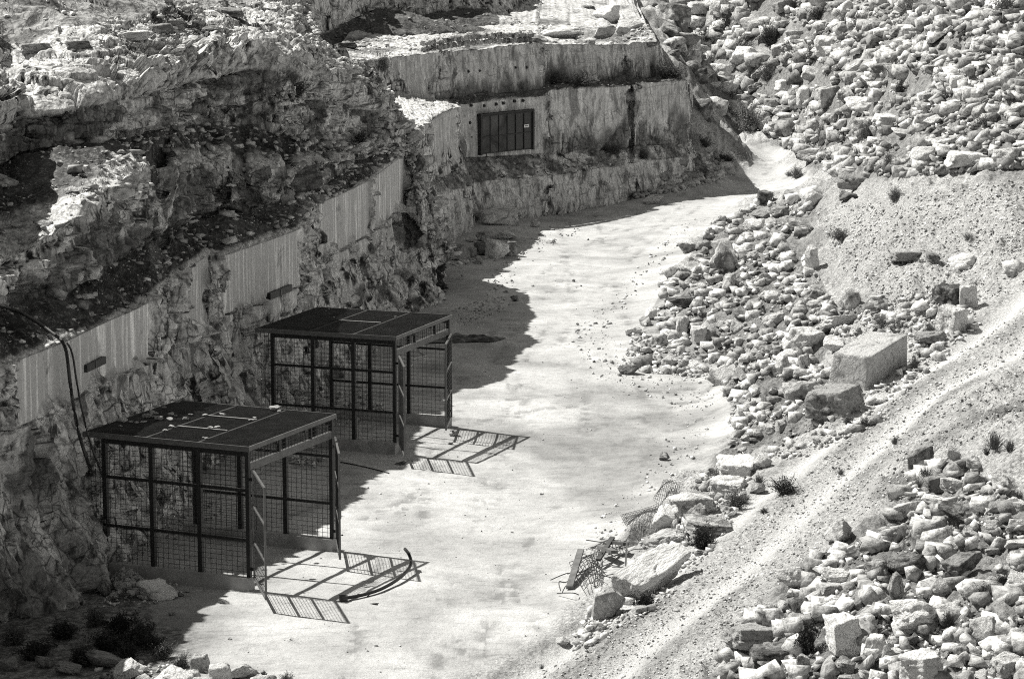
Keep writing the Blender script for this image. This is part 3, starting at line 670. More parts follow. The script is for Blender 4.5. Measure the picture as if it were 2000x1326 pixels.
# ------------------------------------------------------------------ mesh cages
def wires(mb, p0, du, W, Hh, nu, nv, t=0.007):
    """weld-mesh: p0 corner, du horizontal unit vector, W x Hh"""
    p0 = Vector(p0); du = Vector(du)
    for i in range(1, nu):
        a = p0 + du * (W * i / nu); mb.bar(a, a + Vector((0, 0, Hh)), t)
    nrm = Vector((-du.y, du.x, 0)) * t
    for j in range(1, nv):
        a = p0 + Vector((0, 0, Hh * j / nv)) + nrm; mb.bar(a, a + du * W, t)
CA, CB, CPL, CH = 3.2721, 3.5274, 0.2862, 2.6
def cage(x0, y0, ang, label, doors, nb, tilt):
    X = Vector((math.cos(ang), -math.sin(ang), 0)); Y = Vector((math.sin(ang), math.cos(ang), 0))
    r = empty('mesh_cage', (x0, y0, 0), -ang); tag(r, label, 'cage', 'mesh cages standing against the quarry wall')
    top = CPL + CH
    for b in (0, CB):
        m = MB(); s_ = -1 if b == 0 else 1
        m.box((-CA - 0.25, b - 0.13, -0.15), (0.05, b + 0.12, CPL)); m.build('plinth', M_CONC, r)
        for k in range(4):
            m = MB(); a = -CA + CA * k / 3; h_ = 0.047 if k < 3 else 0.04
            m.box((a - h_, b - h_, CPL - (0.02 if k < 3 else 0.14)), (a + h_, b + h_, top - 0.002)); m.build('post', M_STEEL, r)
        for fz in (0.285, 0.67, 0.955):
            m = MB(); z = CPL + CH * fz; hh = 0.055 if fz > 0.9 else 0.026
            for k in range(3):
                m.box((-CA + CA * k / 3 + 0.048, b - 0.022, z - hh), (-CA + CA * (k + 1) / 3 - 0.048, b + 0.022, z + hh))
            m.build('rail', M_STEEL, r)
        for k in range(3):
            m = MB(); wires(m, (-CA + CA * k / 3, b + 0.03 * s_, CPL), (1, 0, 0), CA / 3, CH * 0.97, 9, 25); m.build('mesh_panel', M_WIRE, r)
        m = MB(); wires(m, (-CA - 0.42, b + 0.03 * s_, CPL + 0.4), (1, 0, 0), 0.42, CH * 0.82, 4, 21); m.build('mesh_panel', M_WIRE, r)
    m = MB(); z = CPL + CH * 0.85; m.box((-0.035, 0.042, z - 0.075), (0.035, CB - 0.042, z + 0.075)); m.build('lintel', M_BEAM, r)
    m = MB(); wires(m, (0.02, 0.04, z + 0.07), (0, 1, 0), CB - 0.08, top - z - 0.09, 28, 4); m.build('transom_mesh', M_WIRE, r)
    for bb in (CB * 0.36, CB * 0.74):
        m = MB(); m.box((-0.03, bb - 0.03, z + 0.076), (0.03, bb + 0.03, top - 0.004)); m.build('transom_post', M_STEEL, r)
    # roof sheets with narrow joints
    zt = top + 0.004
    cuts = [-CA - 0.45, -2 * CA / 3 - 0.1, -CA / 3, 0.06]
    for k in range(3):
        n = 1 if k == 2 else nb
        for j in range(n):
            b0 = -0.06 + (CB + 0.12) * j / n; b1 = -0.06 + (CB + 0.12) * (j + 1) / n
            m = MB(); n_ = int((b1 - b0) / 0.052)      # expanded metal: upright slats that hide the view at a low angle and let the high sun through
            for i in range(n_ + 1):
                bb = b0 + 0.012 + (b1 - b0 - 0.024) * i / n_; m.box((cuts[k] + 0.02, bb - 0.002, zt), (cuts[k + 1] - 0.02, bb + 0.002, zt + 0.022))
            for aa in (cuts[k] + 0.012, cuts[k + 1] - 0.012): m.box((aa - 0.008, b0 + 0.008, zt), (aa + 0.008, b1 - 0.008, zt + 0.024))
            m.build('roof_panel', M_ROOF, r)
    for aa in (-2 * CA / 3 - 0.1, -CA / 3):
        m = MB(); m.box((aa - 0.03, 0.05, top - 0.07), (aa + 0.03, CB - 0.05, top)); m.build('joist', M_STEEL, r)
    for bb in (CB / 3, 2 * CB / 3):
        m = MB(); m.box((-CA - 0.4, bb - 0.03, top - 0.13), (0.03, bb + 0.03, top - 0.072)); m.build('joist', M_STEEL, r)
    for j in range(1, nb):
        b0 = -0.06 + (CB + 0.12) * j / nb
        m = MB(); m.box((cuts[1] + 0.02, b0 - 0.022, zt + 0.029), (cuts[2] - 0.02, b0 + 0.022, zt + 0.045)); m.build('seam_strip', M_STRIP, r)
    m = MB(); m.box((0.061, -0.06, top - 0.05), (0.085, CB + 0.06, zt + 0.034)); m.build('roof_trim', M_BEAM, r)
    m = MB(); m.box((cuts[0], -0.085, top - 0.07), (0.085, -0.061, zt + 0.034)); m.build('roof_trim', M_BEAM, r)
    m = MB(); m.box((cuts[0], CB + 0.061, top - 0.05), (0.085, CB + 0.085, zt + 0.034)); m.build('roof_trim', M_BEAM, r)
    for side, wd in doors:
        wd = Vector((wd[0], wd[1], 0)).normalized(); d = Vector((wd.dot(X), wd.dot(Y), 0))
        hx = Vector((0.10, 0.02 if side == 0 else CB - 0.02, 0)); W = 1.72; z0, z1 = 0.27, 2.47
        dr = MB(); t_ = 0.042; nv = Vector((-d.y, d.x, 0)) * 0.02; base = []
        for off in (-1, 1):
            for u_, z_ in ((0, z0), (W, z0), (W, z1), (0, z1), (t_, z0 + t_), (W - t_, z0 + t_), (W - t_, z1 - t_), (t_, z1 - t_)):
                dr.v.append(tuple(hx + d * u_ + Vector((0, 0, z_)) + nv * off))
        for i in range(4):
            j = (i + 1) % 4
            dr.f += [(i, j, 4 + j, 4 + i), (8 + j, 8 + i, 12 + i, 12 + j), (j, i, 8 + i, 8 + j), (4 + i, 4 + j, 12 + j, 12 + i)]
        o = dr.build('door', M_BEAM, r)
        for zz in (z0 + 0.74, z0 + 1.46):
            m = MB(); m.bar(hx + d * 0.042 + Vector((0, 0, zz)), hx + d * (W - 0.042) + Vector((0, 0, zz)), 0.036); m.build('door_rail', M_BEAM, o)
        m = MB(); wires(m, hx + d * 0.04 + Vector((0, 0, z0)), d, W - 0.08, z1 - z0, 14, 21, 0.006); m.build('door_mesh', M_WIRE, o)
        for zz in (0.45, 2.25):
            m = MB(); m.bar(hx + Vector((-0.06, 0, zz)), hx + d * 0.03 + Vector((0, 0, zz)), 0.05); m.build('hinge', M_STEEL, o)
        m = MB(); m.bar(hx + d * (W - 0.06) + Vector((0, 0, 1.1)), hx + d * (W - 0.06) + Vector((0, 0, 1.32)), 0.055); m.build('bolt', M_BEAM, o)
    return r, X, Y
cage1, C1X, C1Y = cage(-5.1775, 51.7541, 0.4151, 'nearer black steel mesh cage with both doors open and many stones on its roof', ((0, (0.40, -1.75)), (1, (0.19, -1.7))), 3, 0)
cage2, C2X, C2Y = cage(-2.8655, 64.9312, 0.3553, 'farther black steel mesh cage with both doors open and a nearly clean roof', ((0, (0.23, -1.9)), (1, (-0.13, -2.1))), 2, 0)

# ------------------------------------------------------------------ rocks
import bmesh
ICO = {}
def ico(sub):
    if sub not in ICO:
        bm = bmesh.new(); bmesh.ops.create_icosphere(bm, subdivisions=sub, radius=1.0)
        bm.verts.ensure_lookup_table()
        v = np.array([q.co[:] for q in bm.verts]); v /= np.linalg.norm(v, axis=1, keepdims=True)
        f = np.array([[q.index for q in fc.verts] for fc in bm.faces]); bm.free(); ICO[sub] = (v, f)
    return ICO[sub]
def rock_shape(seed, sub, kind):
    rg = np.random.default_rng(seed); v, f = ico(sub)
    if kind == 'block':
        n = np.array([(1, 0, 0), (-1, 0, 0), (0, 1, 0), (0, -1, 0), (0, 0, 1), (0, 0, -1)], float) + rg.normal(0, 0.10, (6, 3))
        d = rg.uniform(0.55, 0.68, 6)
        m = rg.normal(size=(7, 3)); n = np.r_[n, m]; d = np.r_[d, rg.uniform(0.70, 0.95, 7)]; p = 80
    elif kind == 'round':
        n = rg.normal(size=(22, 3)); d = rg.uniform(0.82, 1.0, 22); p = 16
    else:
        n = rg.normal(size=(13, 3)); d = rg.uniform(0.50, 1.0, 13); p = 75
        n = np.r_[n, np.array([(1, 0, 0), (-1, 0, 0), (0, 1, 0), (0, -1, 0), (0, 0, 1), (0, 0, -1)], float)]; d = np.r_[d, np.full(6, 1.0)]
    n /= np.linalg.norm(n, axis=1, keepdims=True)
    c = np.maximum(v @ n.T, 0) / d
    r = (c ** p).sum(1) ** (-1.0 / p)
    if sub >= 3:
        fa_, ea_ = facets(v * 2.1 + seed * 0.37, seed + 9, 1.6)
        r *= 1 + 0.09 * fa_ - 0.02 * (1 - sstep(0, 0.07, ea_))
        r *= 1 + 0.04 * fbm(v * 1.7 + seed, 4, seed) + 0.022 * ridged(v * 4.5 + seed, 3, seed + 5)
    P = v * r[:, None]
    lo, hi = P.min(0), P.max(0); P = (P - (lo + hi) / 2) / (hi - lo)
    return P, f
PROTO = {}
for kind, n in (('block', 9), ('angular', 14), ('round', 5)):
    PROTO[kind] = [mesh_np('boulder', *rock_shape(100 + 31 * i + len(kind), 4, kind), None, True) for i in range(n)]
PBIG = {k: [mesh_np('boulder', *rock_shape(900 + 31 * i + len(k), 5, k), None, True) for i in range(4)] for k in ('block', 'angular', 'round')}
MATS = {'pale': M_ROCK, 'dark': M_ROCKD, 'white': M_ROCKW}
_var = {}
def rock_mesh(kind, tone, big):
    pool = (PBIG if big else PROTO)[kind]; i = random.randrange(len(pool)); key = (kind, tone, big, i)
    if key not in _var:
        me = pool[i].copy(); me.name = 'boulder'; me.materials.append(MATS[tone]); _var[key] = me
    return _var[key]
REC = []                                              # everything that still needs a label: object, px, py, description, category, zone
def zone_of(px, py):
    if px < 1010 and py > 1240: return 'bottom left foreground heap'
    if px < 1110 and py > 380: return 'shaded wall foot' if px < 1110 and py < 620 else 'quarry floor'
    if px < 1350 and py < 110: return 'upper bench'
    if px < 760: return 'left terraces'
    if py < 345: return 'upper right slope'
    if px > 1390 and py > 880 and (px - 1390) * 0.9 + (1326 - py) * -1 > -200 and px > 1530 - (py - 1000) * 0.4: return 'lower right heap'
    if px < 1320 and 520 < py < 960 and px < 1215: return 'quarry floor'
    if py < 760 and px < 1640: return 'rubble pile by the floor'
    if px >= 1640 and py < 860: return 'bank above the track'
    return 'berm beside the track'
def shape_word(w, h, kind):
    a = w / max(h, 1)
    s = 'tall' if a < 0.85 else ('flat' if a > 1.9 else ('wide' if a > 1.3 else ''))
    return (s + ' ' + {'block': 'squared', 'angular': 'jagged', 'round': 'rounded'}[kind]).strip()
def put_rock(px, py, w, h, kind='angular', tone='pale', yaw=None, tilt=0.25, label=None, pos=None, name='boulder', group=None, sink=0.14, big=None, cat='boulder'):
    g = pos if pos is not None else hit(px, py)[0]
    if np.isnan(g[0]): return None
    m = mpp(g[1]); W = w * m; D = W * random.uniform(0.75, 1.05); Hh = max(h * m - 0.16 * D, 0.35 * h * m)
    if big is None: big = w > 55 and py > 560
    o = bpy.data.objects.new(name, rock_mesh(kind, tone, big)); COL.objects.link(o)
    o.scale = (W, D, Hh); o.location = (g[0], g[1] + D * 0.36, g[2] + Hh * (0.5 - sink))
    yw = random.uniform(0, 6.28) if yaw is None else yaw
    if yaw is None:                                   # keep the seen width whatever the turn: only near-quarter turns for long rocks
        if w > 1.35 * h: yw = random.choice((0, math.pi)) + random.uniform(-0.35, 0.35)
    o.rotation_euler = (random.uniform(-tilt, tilt), random.uniform(-tilt, tilt), yw)
    tone_w = {'pale': 'pale', 'dark': 'dark weathered', 'white': 'bright white'}[tone]
    size = 'huge' if w > 85 else 'big' if w > 50 else 'medium' if w > 27 else 'small'
    if label: tag(o, label, cat, group or 'loose boulders of the quarry')
    else:
        REC.append((o, px, py - h * 0.5, f'{size} {tone_w} {shape_word(w, h, kind)} {"boulder" if cat == "boulder" else cat}', cat, group or 'loose boulders of the quarry'))
    return o
HERO = """1632 818 88 74 block dark|1565 783 72 49 angular white|1575 692 74 63 angular pale|1538 724 42 45 angular pale|1570 727 26 40 angular pale|1665 605 37 46 angular pale
1858 598 52 49 block dark|1891 605 35 54 block pale|1861 650 51 60 block pale|1819 675 58 38 angular dark|1776 512 63 30 block dark|1823 513 28 22 block dark|1890 521 61 33 angular pale|1985 538 50 38 round white
1586 528 26 52 angular pale|1414 531 52 66 round pale|1333 656 31 44 block pale|1366 672 33 37 angular white|1330 602 60 28 block dark|1608 658 42 32 angular white|1646 640 77 31 angular pale|1635 686 51 32 angular white
1715 790 38 24 angular white|1501 847 28 21 angular pale|1529 841 25 25 angular pale|1425 570 35 40 angular pale|1440 945 80 60 block pale|1425 968 66 42 block white
1354 1012 80 61 angular pale|1363 1030 52 49 angular pale|1310 1030 40 44 angular pale|1382 1047 84 40 block pale|1480 965 30 26 angular pale|1491 914 33 33 round white|1298 1037 47 54 angular white|1302 1075 89 50 round white
1186 1212 63 77 angular white|1258 1172 40 28 angular pale|1098 1262 28 22 angular pale|1480 1271 101 60 block dark|1507 1310 78 55 block dark|1646 1278 75 88 block white
1790 1233 94 74 angular white|1802 1335 95 70 block white|1713 1296 56 68 angular white|1884 1124 77 53 angular dark|1843 1170 47 49 round white|1771 1121 74 46 angular dark|1800 1074 56 28 angular dark|1643 1142 68 40 angular white
1625 1163 49 28 block pale|1715 1121 39 32 block pale|1750 1177 39 63 angular pale|1564 1198 32 39 angular dark|1555 1226 40 30 block white|1930 1261 56 63 angular pale|1968 1226 65 52 angular dark|1990 1265 40 49 round white|1970 1325 60 52 block white
1831 960 44 39 block dark|1866 963 51 35 angular pale|1911 950 38 26 angular white|1832 992 56 32 angular white|1876 1020 80 42 angular dark|1985 1107 35 40 round white|1985 1070 40 18 block white|1857 1212 49 42 angular pale|1570 1310 28 37 angular pale|1740 1293 51 30 block white|1878 1296 35 45 angular pale
251 1326 58 44 angular white|278 1350 40 40 round white|333 1348 70 48 angular white|390 1312 35 44 block white|377 1332 32 30 angular white|430 1340 45 50 block white|472 1326 52 34 angular white|392 1352 45 35 angular white|507 1352 63 40 round white|86 1305 38 25 angular dark|200 1308 80 42 round dark|17 1310 40 30 angular dark|130 1318 50 30 angular dark
203 1165 28 36 round dark|971 505 37 42 block white|998 501 25 34 block pale|897 508 35 35 block dark|922 502 20 22 block dark|941 499 27 29 block dark|945 472 32 26 angular pale|984 469 42 25 angular pale|972 440 77 40 block pale|1045 444 16 16 block white|1075 417 40 28 angular dark|1279 399 37 23 angular pale
1121 551 7 7 angular dark|1005 589 16 14 angular dark|1075 476 17 11 round white|1299 900 20 18 angular pale|1230 732 40 24 angular dark|887 852 16 14 angular pale
1368 30 44 32 block pale|1405 32 32 34 block pale|1417 54 46 24 angular pale|1346 50 38 40 block pale|1333 87 56 32 block dark|1440 74 18 27 block white|1555 76 36 20 block white|1729 151 38 32 block pale|1763 149 30 27 round pale|1824 146 36 22 round pale
1617 206 38 45 block pale|1652 196 42 32 round pale|1691 220 64 38 angular pale|1511 222 33 33 angular dark|1531 228 35 28 angular pale|1539 257 34 27 round dark|1570 210 28 45 angular pale|1739 247 49 28 block white|1692 259 42 35 block pale|1816 200 32 22 block dark|1824 242 40 22 round white
1766 268 47 22 angular white|1801 325 48 45 angular pale|1888 328 70 40 block pale|1917 327 60 25 round white|1975 324 55 42 block pale|1672 371 56 42 angular dark|1585 402 50 42 angular pale|1655 393 35 23 angular dark|1494 398 35 30 block dark|1476 455 46 28 angular pale|1521 424 40 25 angular pale|1490 430 38 28 angular dark|1586 315 44 31 angular pale|1757 330 40 30 angular pale
1105 28 35 23 block dark|1096 37 21 14 block dark|1185 44 49 40 angular pale|1150 33 25 26 block dark|1095 75 77 33 round pale|1182 74 42 28 angular pale|1219 67 32 26 angular pale|1340 55 28 45 block pale"""
BOXES = []                                            # photo-pixel footprints already taken
def taken(px, py, r):
    for a, b, c, d in BOXES:
        if abs(px - a) < c * 0.5 + r * 0.45 and abs(py - b) < d * 0.5 + r * 0.45: return True
    return False
def bench_hit(px, py):                               # top of the upper bench
    return at_z(px, py, 6.95)
UPB = {(1105, 28), (1096, 37), (1185, 44), (1150, 33), (1095, 75), (1182, 74), (1219, 67)}
for row in HERO.replace('\n', '|').split('|'):
    a = row.split(); px, py, w_, h_ = map(float, a[:4])
    BOXES.append((px, py - h_ / 2, w_, h_))
    p = bench_hit(px, py) if (int(px), int(py)) in UPB else None
    put_rock(px, py, w_ * 1.1, h_ * 1.12, a[4], a[5], pos=p, tilt=0.12 if a[4] == 'block' else 0.3)
# the sawn block left beside the track
g = hit(1703, 752)[0]
rg = np.random.default_rng(5)
v5, f5 = ico(6)
nn = np.array([(1, 0.06, 0.02), (-1, 0.05, 0.25), (0.02, 1, 0), (0, -1, 0.04), (0.02, 0.1, 1), (0, 0, -1), (-0.8, -0.5, 0.5), (0.7, -0.7, 0.62), (-0.6, 0.5, 0.8)], float); nn /= np.linalg.norm(nn, axis=1, keepdims=True)
dd = np.array([1.1, 1.05, 0.52, 0.50, 0.50, 0.6, 1.10, 1.32, 1.25])
rr = ((np.maximum(v5 @ nn.T, 0) / dd) ** 70).sum(1) ** (-1 / 70)
PB = v5 * rr[:, None]; PB *= (1 + 0.012 * fbm(PB * 2.2, 4, 3))[:, None]
mb_ = mesh_np('sawn_block', PB, f5, None, True)
o = link('sawn_block', mb_, M_SAWN); o.location = (g[0], g[1] + 0.55, g[2] + 0.42); o.rotation_euler = (0.10, -0.16, math.radians(56)); o.scale = (0.98, 0.98, 0.98)
tag(o, 'huge sawn stone block with a flat pale top lying tilted beside the gravel track', 'stone block')
BOXES.append((1703, 703, 140, 110))
# long slab leaning on the berm beside the scrap
g = hit(1272, 1165)[0]
o = link('stone_slab', mesh_np('stone_slab', *rock_shape(4242, 5, 'block'), None, True), M_ROCKW)
o.scale = (1.75, 0.72, 0.55); o.location = (g[0], g[1] + 0.5, g[2] + 0.36); o.rotation_euler = (0.45, -0.30, math.radians(48))
tag(o, 'long pale slab leaning against the berm right of the scrap metal', 'stone slab'); BOXES.append((1276, 1112, 100, 100))
# oblong boulder and its stone heap at the near cage plinth
put_rock(303, 1173, 84, 52, 'round', 'white', yaw=0.25, tilt=0.08, label='smooth oblong pale boulder lying against the near cage plinth')

def inpoly(px, py, poly):
    poly = np.array(poly, float); c = np.zeros(len(px), bool); n = len(poly); j = n - 1
    for i in range(n):
        xi, yi = poly[i]; xj, yj = poly[j]
        c ^= ((yi > py) != (yj > py)) & (px < (xj - xi) * (py - yi) / (yj - yi + 1e-12) + xi); j = i
    return c
def sample(poly, n):
    poly = np.array(poly, float); lo, hi = poly.min(0), poly.max(0); out = np.zeros((0, 2))
    while len(out) < n:
        q = RNG.uniform(lo, hi, (n * 2, 2)); out = np.r_[out, q[inpoly(q[:, 0], q[:, 1], poly)]]
    return out[:n]
PA = [(1400,1340),(1450,1240),(1550,1135),(1640,1050),(1730,1030),(1775,930),(1860,885),(1930,930),(2010,1000),(2010,1345)]
PBZ = [(1290,540),(1400,440),(1480,390),(1560,385),(1590,420),(1560,470),(1600,520),(1600,570),(1650,610),(1640,700),(1600,760),(1560,800),(1480,850),(1450,890),(1415,860),(1430,800),(1400,735),(1320,735),(1235,725),(1235,650),(1290,600)]
PC = [(1315,0),(2010,0),(2010,330),(1800,345),(1640,345),(1560,305),(1500,265),(1400,225),(1365,160),(1305,100)]
PD = [(1590,410),(2010,345),(2010,570),(1850,600),(1700,570),(1640,520)]
PE = [(1100,1262),(1220,1120),(1290,1000),(1390,910),(1480,900),(1420,1040),(1300,1180),(1130,1275)]
PF = [(1640,600),(1850,560),(1920,630),(1780,760),(1700,840),(1560,900),(1480,900),(1600,760)]
PG = [(1120,408),(1330,375),(1430,345),(1400,300),(1350,300),(1330,355),(1230,390)]
PH = [(870,520),(890,480),(1000,440),(1015,500),(960,515)]
PI_ = [(170,1326),(190,1285),(420,1295),(560,1326)]
PJ = [(1040,1326),(1300,1180),(1480,1010),(1650,860),(1830,720),(2000,600),(2010,820),(1900,860),(1780,930),(1640,1040),(1500,1160),(1400,1326)]
PK = [(1240,640),(1420,720),(1420,760),(1400,740),(1210,725)]
# individual boulders scattered through the heaps
nb_ = 0
for poly, n, lo, hi in ((PC, 112, 20, 62), (PBZ, 46, 19, 52), (PA, 60, 30, 84), (PE, 8, 14, 28), (PF, 8, 14, 26), (PG, 10, 12, 22), (PH, 4, 10, 18)):
    k = 0; tries = 0
    while k < n and tries < 4000:
        tries += 1
        px, py = sample(poly, 1)[0]; w_ = lo + (hi - lo) * random.random() ** 1.0; h_ = w_ * random.uniform(0.55, 1.0)
        if poly is PC and px > 1880 and 40 < py < 215: continue
        if taken(px, py - h_ / 2, w_): continue
        BOXES.append((px, py - h_ / 2, w_, h_)); k += 1
        put_rock(px, py, w_, h_, random.choice(('angular', 'angular', 'block', 'round')), random.choices(('pale', 'white', 'dark'), (5, 3.5, 1.5))[0], tilt=0.5)

# loose rubble: far more stones than anyone could count, one object
RV, RF, RT = [], [], []; RBASE = [0]
def hull_stone(seed, n):
    rg = np.random.default_rng(seed); p = rg.normal(size=(n, 3)); p /= np.linalg.norm(p, axis=1, keepdims=True); p *= rg.uniform(0.6, 1.0, (n, 1))
    p[:, 2] *= 0.9; bm = bmesh.new()
    for q in p: bm.verts.new(q)
    r_ = bmesh.ops.convex_hull(bm, input=bm.verts[:])
    bmesh.ops.delete(bm, geom=[g_ for g_ in r_['geom_interior'] if isinstance(g_, bmesh.types.BMVert)], context='VERTS')
    bmesh.ops.triangulate(bm, faces=bm.faces[:]); bm.verts.index_update()
    V = np.array([q.co[:] for q in bm.verts]); F = np.array([[q.index for q in fc.verts] for fc in bm.faces]); bm.free()
    lo, hi = V.min(0), V.max(0); return (V - (lo + hi) / 2) / (hi - lo), F
def block_stone(seed):
    rg = np.random.default_rng(seed); p = np.array([(x, y, z) for x in (-1, 1) for y in (-1, 1) for z in (-1, 1)], float)
    p *= np.array([1.0, rg.uniform(0.6, 1.0), rg.uniform(0.45, 0.9)]); p += rg.normal(0, 0.22, p.shape); p = np.r_[p[rg.permutation(8)[:7]], rg.normal(0, 0.6, (2, 3))]
    bm = bmesh.new()
    for q in p: bm.verts.new(q)
    r_ = bmesh.ops.convex_hull(bm, input=bm.verts[:])
    bmesh.ops.delete(bm, geom=[g_ for g_ in r_['geom_interior'] if isinstance(g_, bmesh.types.BMVert)], context='VERTS')
    bmesh.ops.triangulate(bm, faces=bm.faces[:]); bm.verts.index_update()
    V = np.array([q.co[:] for q in bm.verts]); F = np.array([[q.index for q in fc.verts] for fc in bm.faces]); bm.free()
    lo, hi = V.min(0), V.max(0); return (V - (lo + hi) / 2) / (hi - lo).max() * 1.15, F
SM = {1: [hull_stone(3000 + i, 8) for i in range(30)], 2: [(block_stone(3100 + i) if i % 3 else hull_stone(3100 + i, 9)) for i in range(60)]}
def add_stones(pos, size, tone, flat=(0.55, 1.0), nrm=None):
    for p, s, t in zip(pos, size, tone):
        sub = 2 if s > 0.12 else 1
        V, F = random.choice(SM[sub])
        a = random.uniform(0, 6.28); b = random.uniform(-0.7, 0.7); ca, sa, cb, sb = math.cos(a), math.sin(a), math.cos(b), math.sin(b)
        sc = np.array([s * random.uniform(0.8, 1.35), s * random.uniform(0.7, 1.0), s * random.uniform(*flat)])
        q = V * sc; q = np.c_[q[:, 0], q[:, 1] * cb - q[:, 2] * sb, q[:, 1] * sb + q[:, 2] * cb]
        q = np.c_[q[:, 0] * ca - q[:, 1] * sa, q[:, 0] * sa + q[:, 1] * ca, q[:, 2]]
        RV.append(q + p); RF.append(F + RBASE[0]); RT.append(np.full(len(q), t)); RBASE[0] += len(q)
def strew(poly, n, lo, hi, power=2.2, lift=0.2, tone=(0.1, 1.0), clump=-0.9):
    q = sample(poly, n); w_ = lo + (hi - lo) * RNG.random(n) ** power
    keep = np.ones(n, bool)
    for a, b, c, d in BOXES: keep &= ~((np.abs(q[:, 0] - a) < c * 0.36) & (np.abs(q[:, 1] - b) < d * 0.36))
    cl = fbm(np.c_[q[:, 0] / 60, q[:, 1] / 34, np.zeros(n)], 3, 71); keep &= cl > clump + 0.35 * (RNG.random(n) - 0.5)
    q, w_ = q[keep], w_[keep]; o_ = np.argsort(q[:, 1]); q, w_ = q[o_], w_[o_]
    P = hit(q[:, 0], q[:, 1]); ok = ~np.isnan(P[:, 0]); P, w_ = P[ok], w_[ok]
    s = w_ * P[:, 1] / FPX
    P[:, 2] += s * lift
    add_stones(P, s, RNG.uniform(*tone, len(P)))
strew(PC, 5600, 2.5, 15, 3.2, clump=-0.05, tone=(0.0, 0.85)); strew(PC, 2300, 11, 38, 1.6, clump=-0.45, tone=(0.0, 0.85)); strew(PBZ, 2800, 2.5, 15, 2.8, clump=-0.1); strew(PBZ, 620, 11, 30, 1.0); strew(PA, 2600, 3, 18, 2.8, clump=-0.3); strew(PA, 640, 16, 56, 1.4, clump=-0.7)
strew(PD, 2600, 2, 7, 2.6); strew(PE, 1300, 2.5, 14, 2.6); strew(PF, 1700, 2.5, 13, 2.8); strew(PF, 90, 14, 30, 1.2); strew(PE, 130, 10, 30, 1.4); strew(PG, 420, 3, 20, 1.8, tone=(0.1, 0.6)); strew(PH, 120, 4, 12, 1.6)
strew(PI_, 160, 4, 14, 2); strew(PJ, 5200, 1.8, 7, 3.4); strew(PK, 260, 4, 12, 2.0)
strew([(600,790),(700,750),(760,800),(690,830),(600,830)], 320, 3, 10, 2.2, tone=(0.2, 0.9)); strew([(330,990),(400,960),(440,1000),(400,1030),(240,1100),(250,1085)], 260, 3, 9, 2.2, tone=(0.2, 0.8))
strew([(560,905),(610,870),(640,890),(615,915)], 120, 4, 10, 1.6, 0.4)
strew([(880,600),(980,580),(1000,600),(900,640)], 160, 2, 6, 2.0, tone=(0.1, 0.7)); strew([(660,1000),(1000,480),(1300,450),(1420,880),(1200,1100),(1080,1320),(450,1320)], 420, 1.6, 5, 3.5, tone=(0.1, 0.8))
strew([(190,1120),(370,1140),(360,1165),(300,1180),(200,1185)], 150, 4, 11, 2.0, 0.3, (0.5, 1.0))
strew([(1180,1130),(1270,980),(1380,870),(1400,740),(1220,700),(1190,650),(1270,540),(1380,430),(1340,425),(1210,560),(1110,660),(1160,740),(1310,790),(1290,890),(1180,1000),(1100,1130)], 900, 1.8, 9, 3.6); strew([(900,640),(1000,470),(1110,430),(1140,450),(1010,520),(990,600)], 200, 2, 7, 2.6, tone=(0.1, 0.7)); strew([(1205,722),(1400,742),(1400,722),(1220,700)], 110, 4, 13, 1.6); strew([(1210,695),(1340,700),(1330,680),(1230,680)], 80, 4, 11, 1.6)
# broken stone on the benches of the left wall
def bench_stones(G, S, N, ks, n, lo, hi, tone, power=2.5):
    m = np.isin(S, ks); P = G[m]; pick = RNG.integers(0, len(P), n * 3); P = P[pick]
    c, s_ = math.cos(PITCH), math.sin(PITCH); z = P[:, 2] - CAMH; d = P[:, 1] * c - z * s_
    X = 1000 + FPX * P[:, 0] / d; Y = 663 - FPX * (P[:, 1] * s_ + z * c) / d
    P = P[(X > -40) & (X < 1460) & (Y > -30) & (Y < 1300)][:n]
    s = (lo + (hi - lo) * RNG.random(len(P)) ** power) * P[:, 1] / FPX
    P = P.copy(); P[:, 2] += s * 0.15
    add_stones(P, s, RNG.uniform(*tone, len(P)), (0.25, 0.7))
bench_stones(CG, CSX, CN, (3,), 1500, 2.5, 15, (0.0, 0.9), 3.5); bench_stones(CG, CSX, CN, (3, 5), 260, 12, 34, (0.0, 0.7), 1.8); bench_stones(CG, CSX, CN, (5,), 2200, 2.5, 15, (0.0, 0.9), 3.2); bench_stones(CG, CSX, CN, (8, 9), 2600, 2.5, 14, (0.2, 1.0), 3.0)
bench_stones(GG, GSX, GN, (2, 4), 700, 2, 8, (0.0, 0.6)); bench_stones(GG, GSX, GN, (6,), 900, 2, 12, (0.3, 1.0), 3); bench_stones(BG, BSX, BN, (1,), 700, 2, 9, (0.0, 0.6), 3)
rub = link('rubble', mesh_np('rubble', np.concatenate(RV), np.concatenate(RF), {'tone': np.concatenate(RT)}), M_RUB)
tag(rub, 'countless small broken stones strewn over slopes, benches, track and floor', 'rubble', kind='stuff')

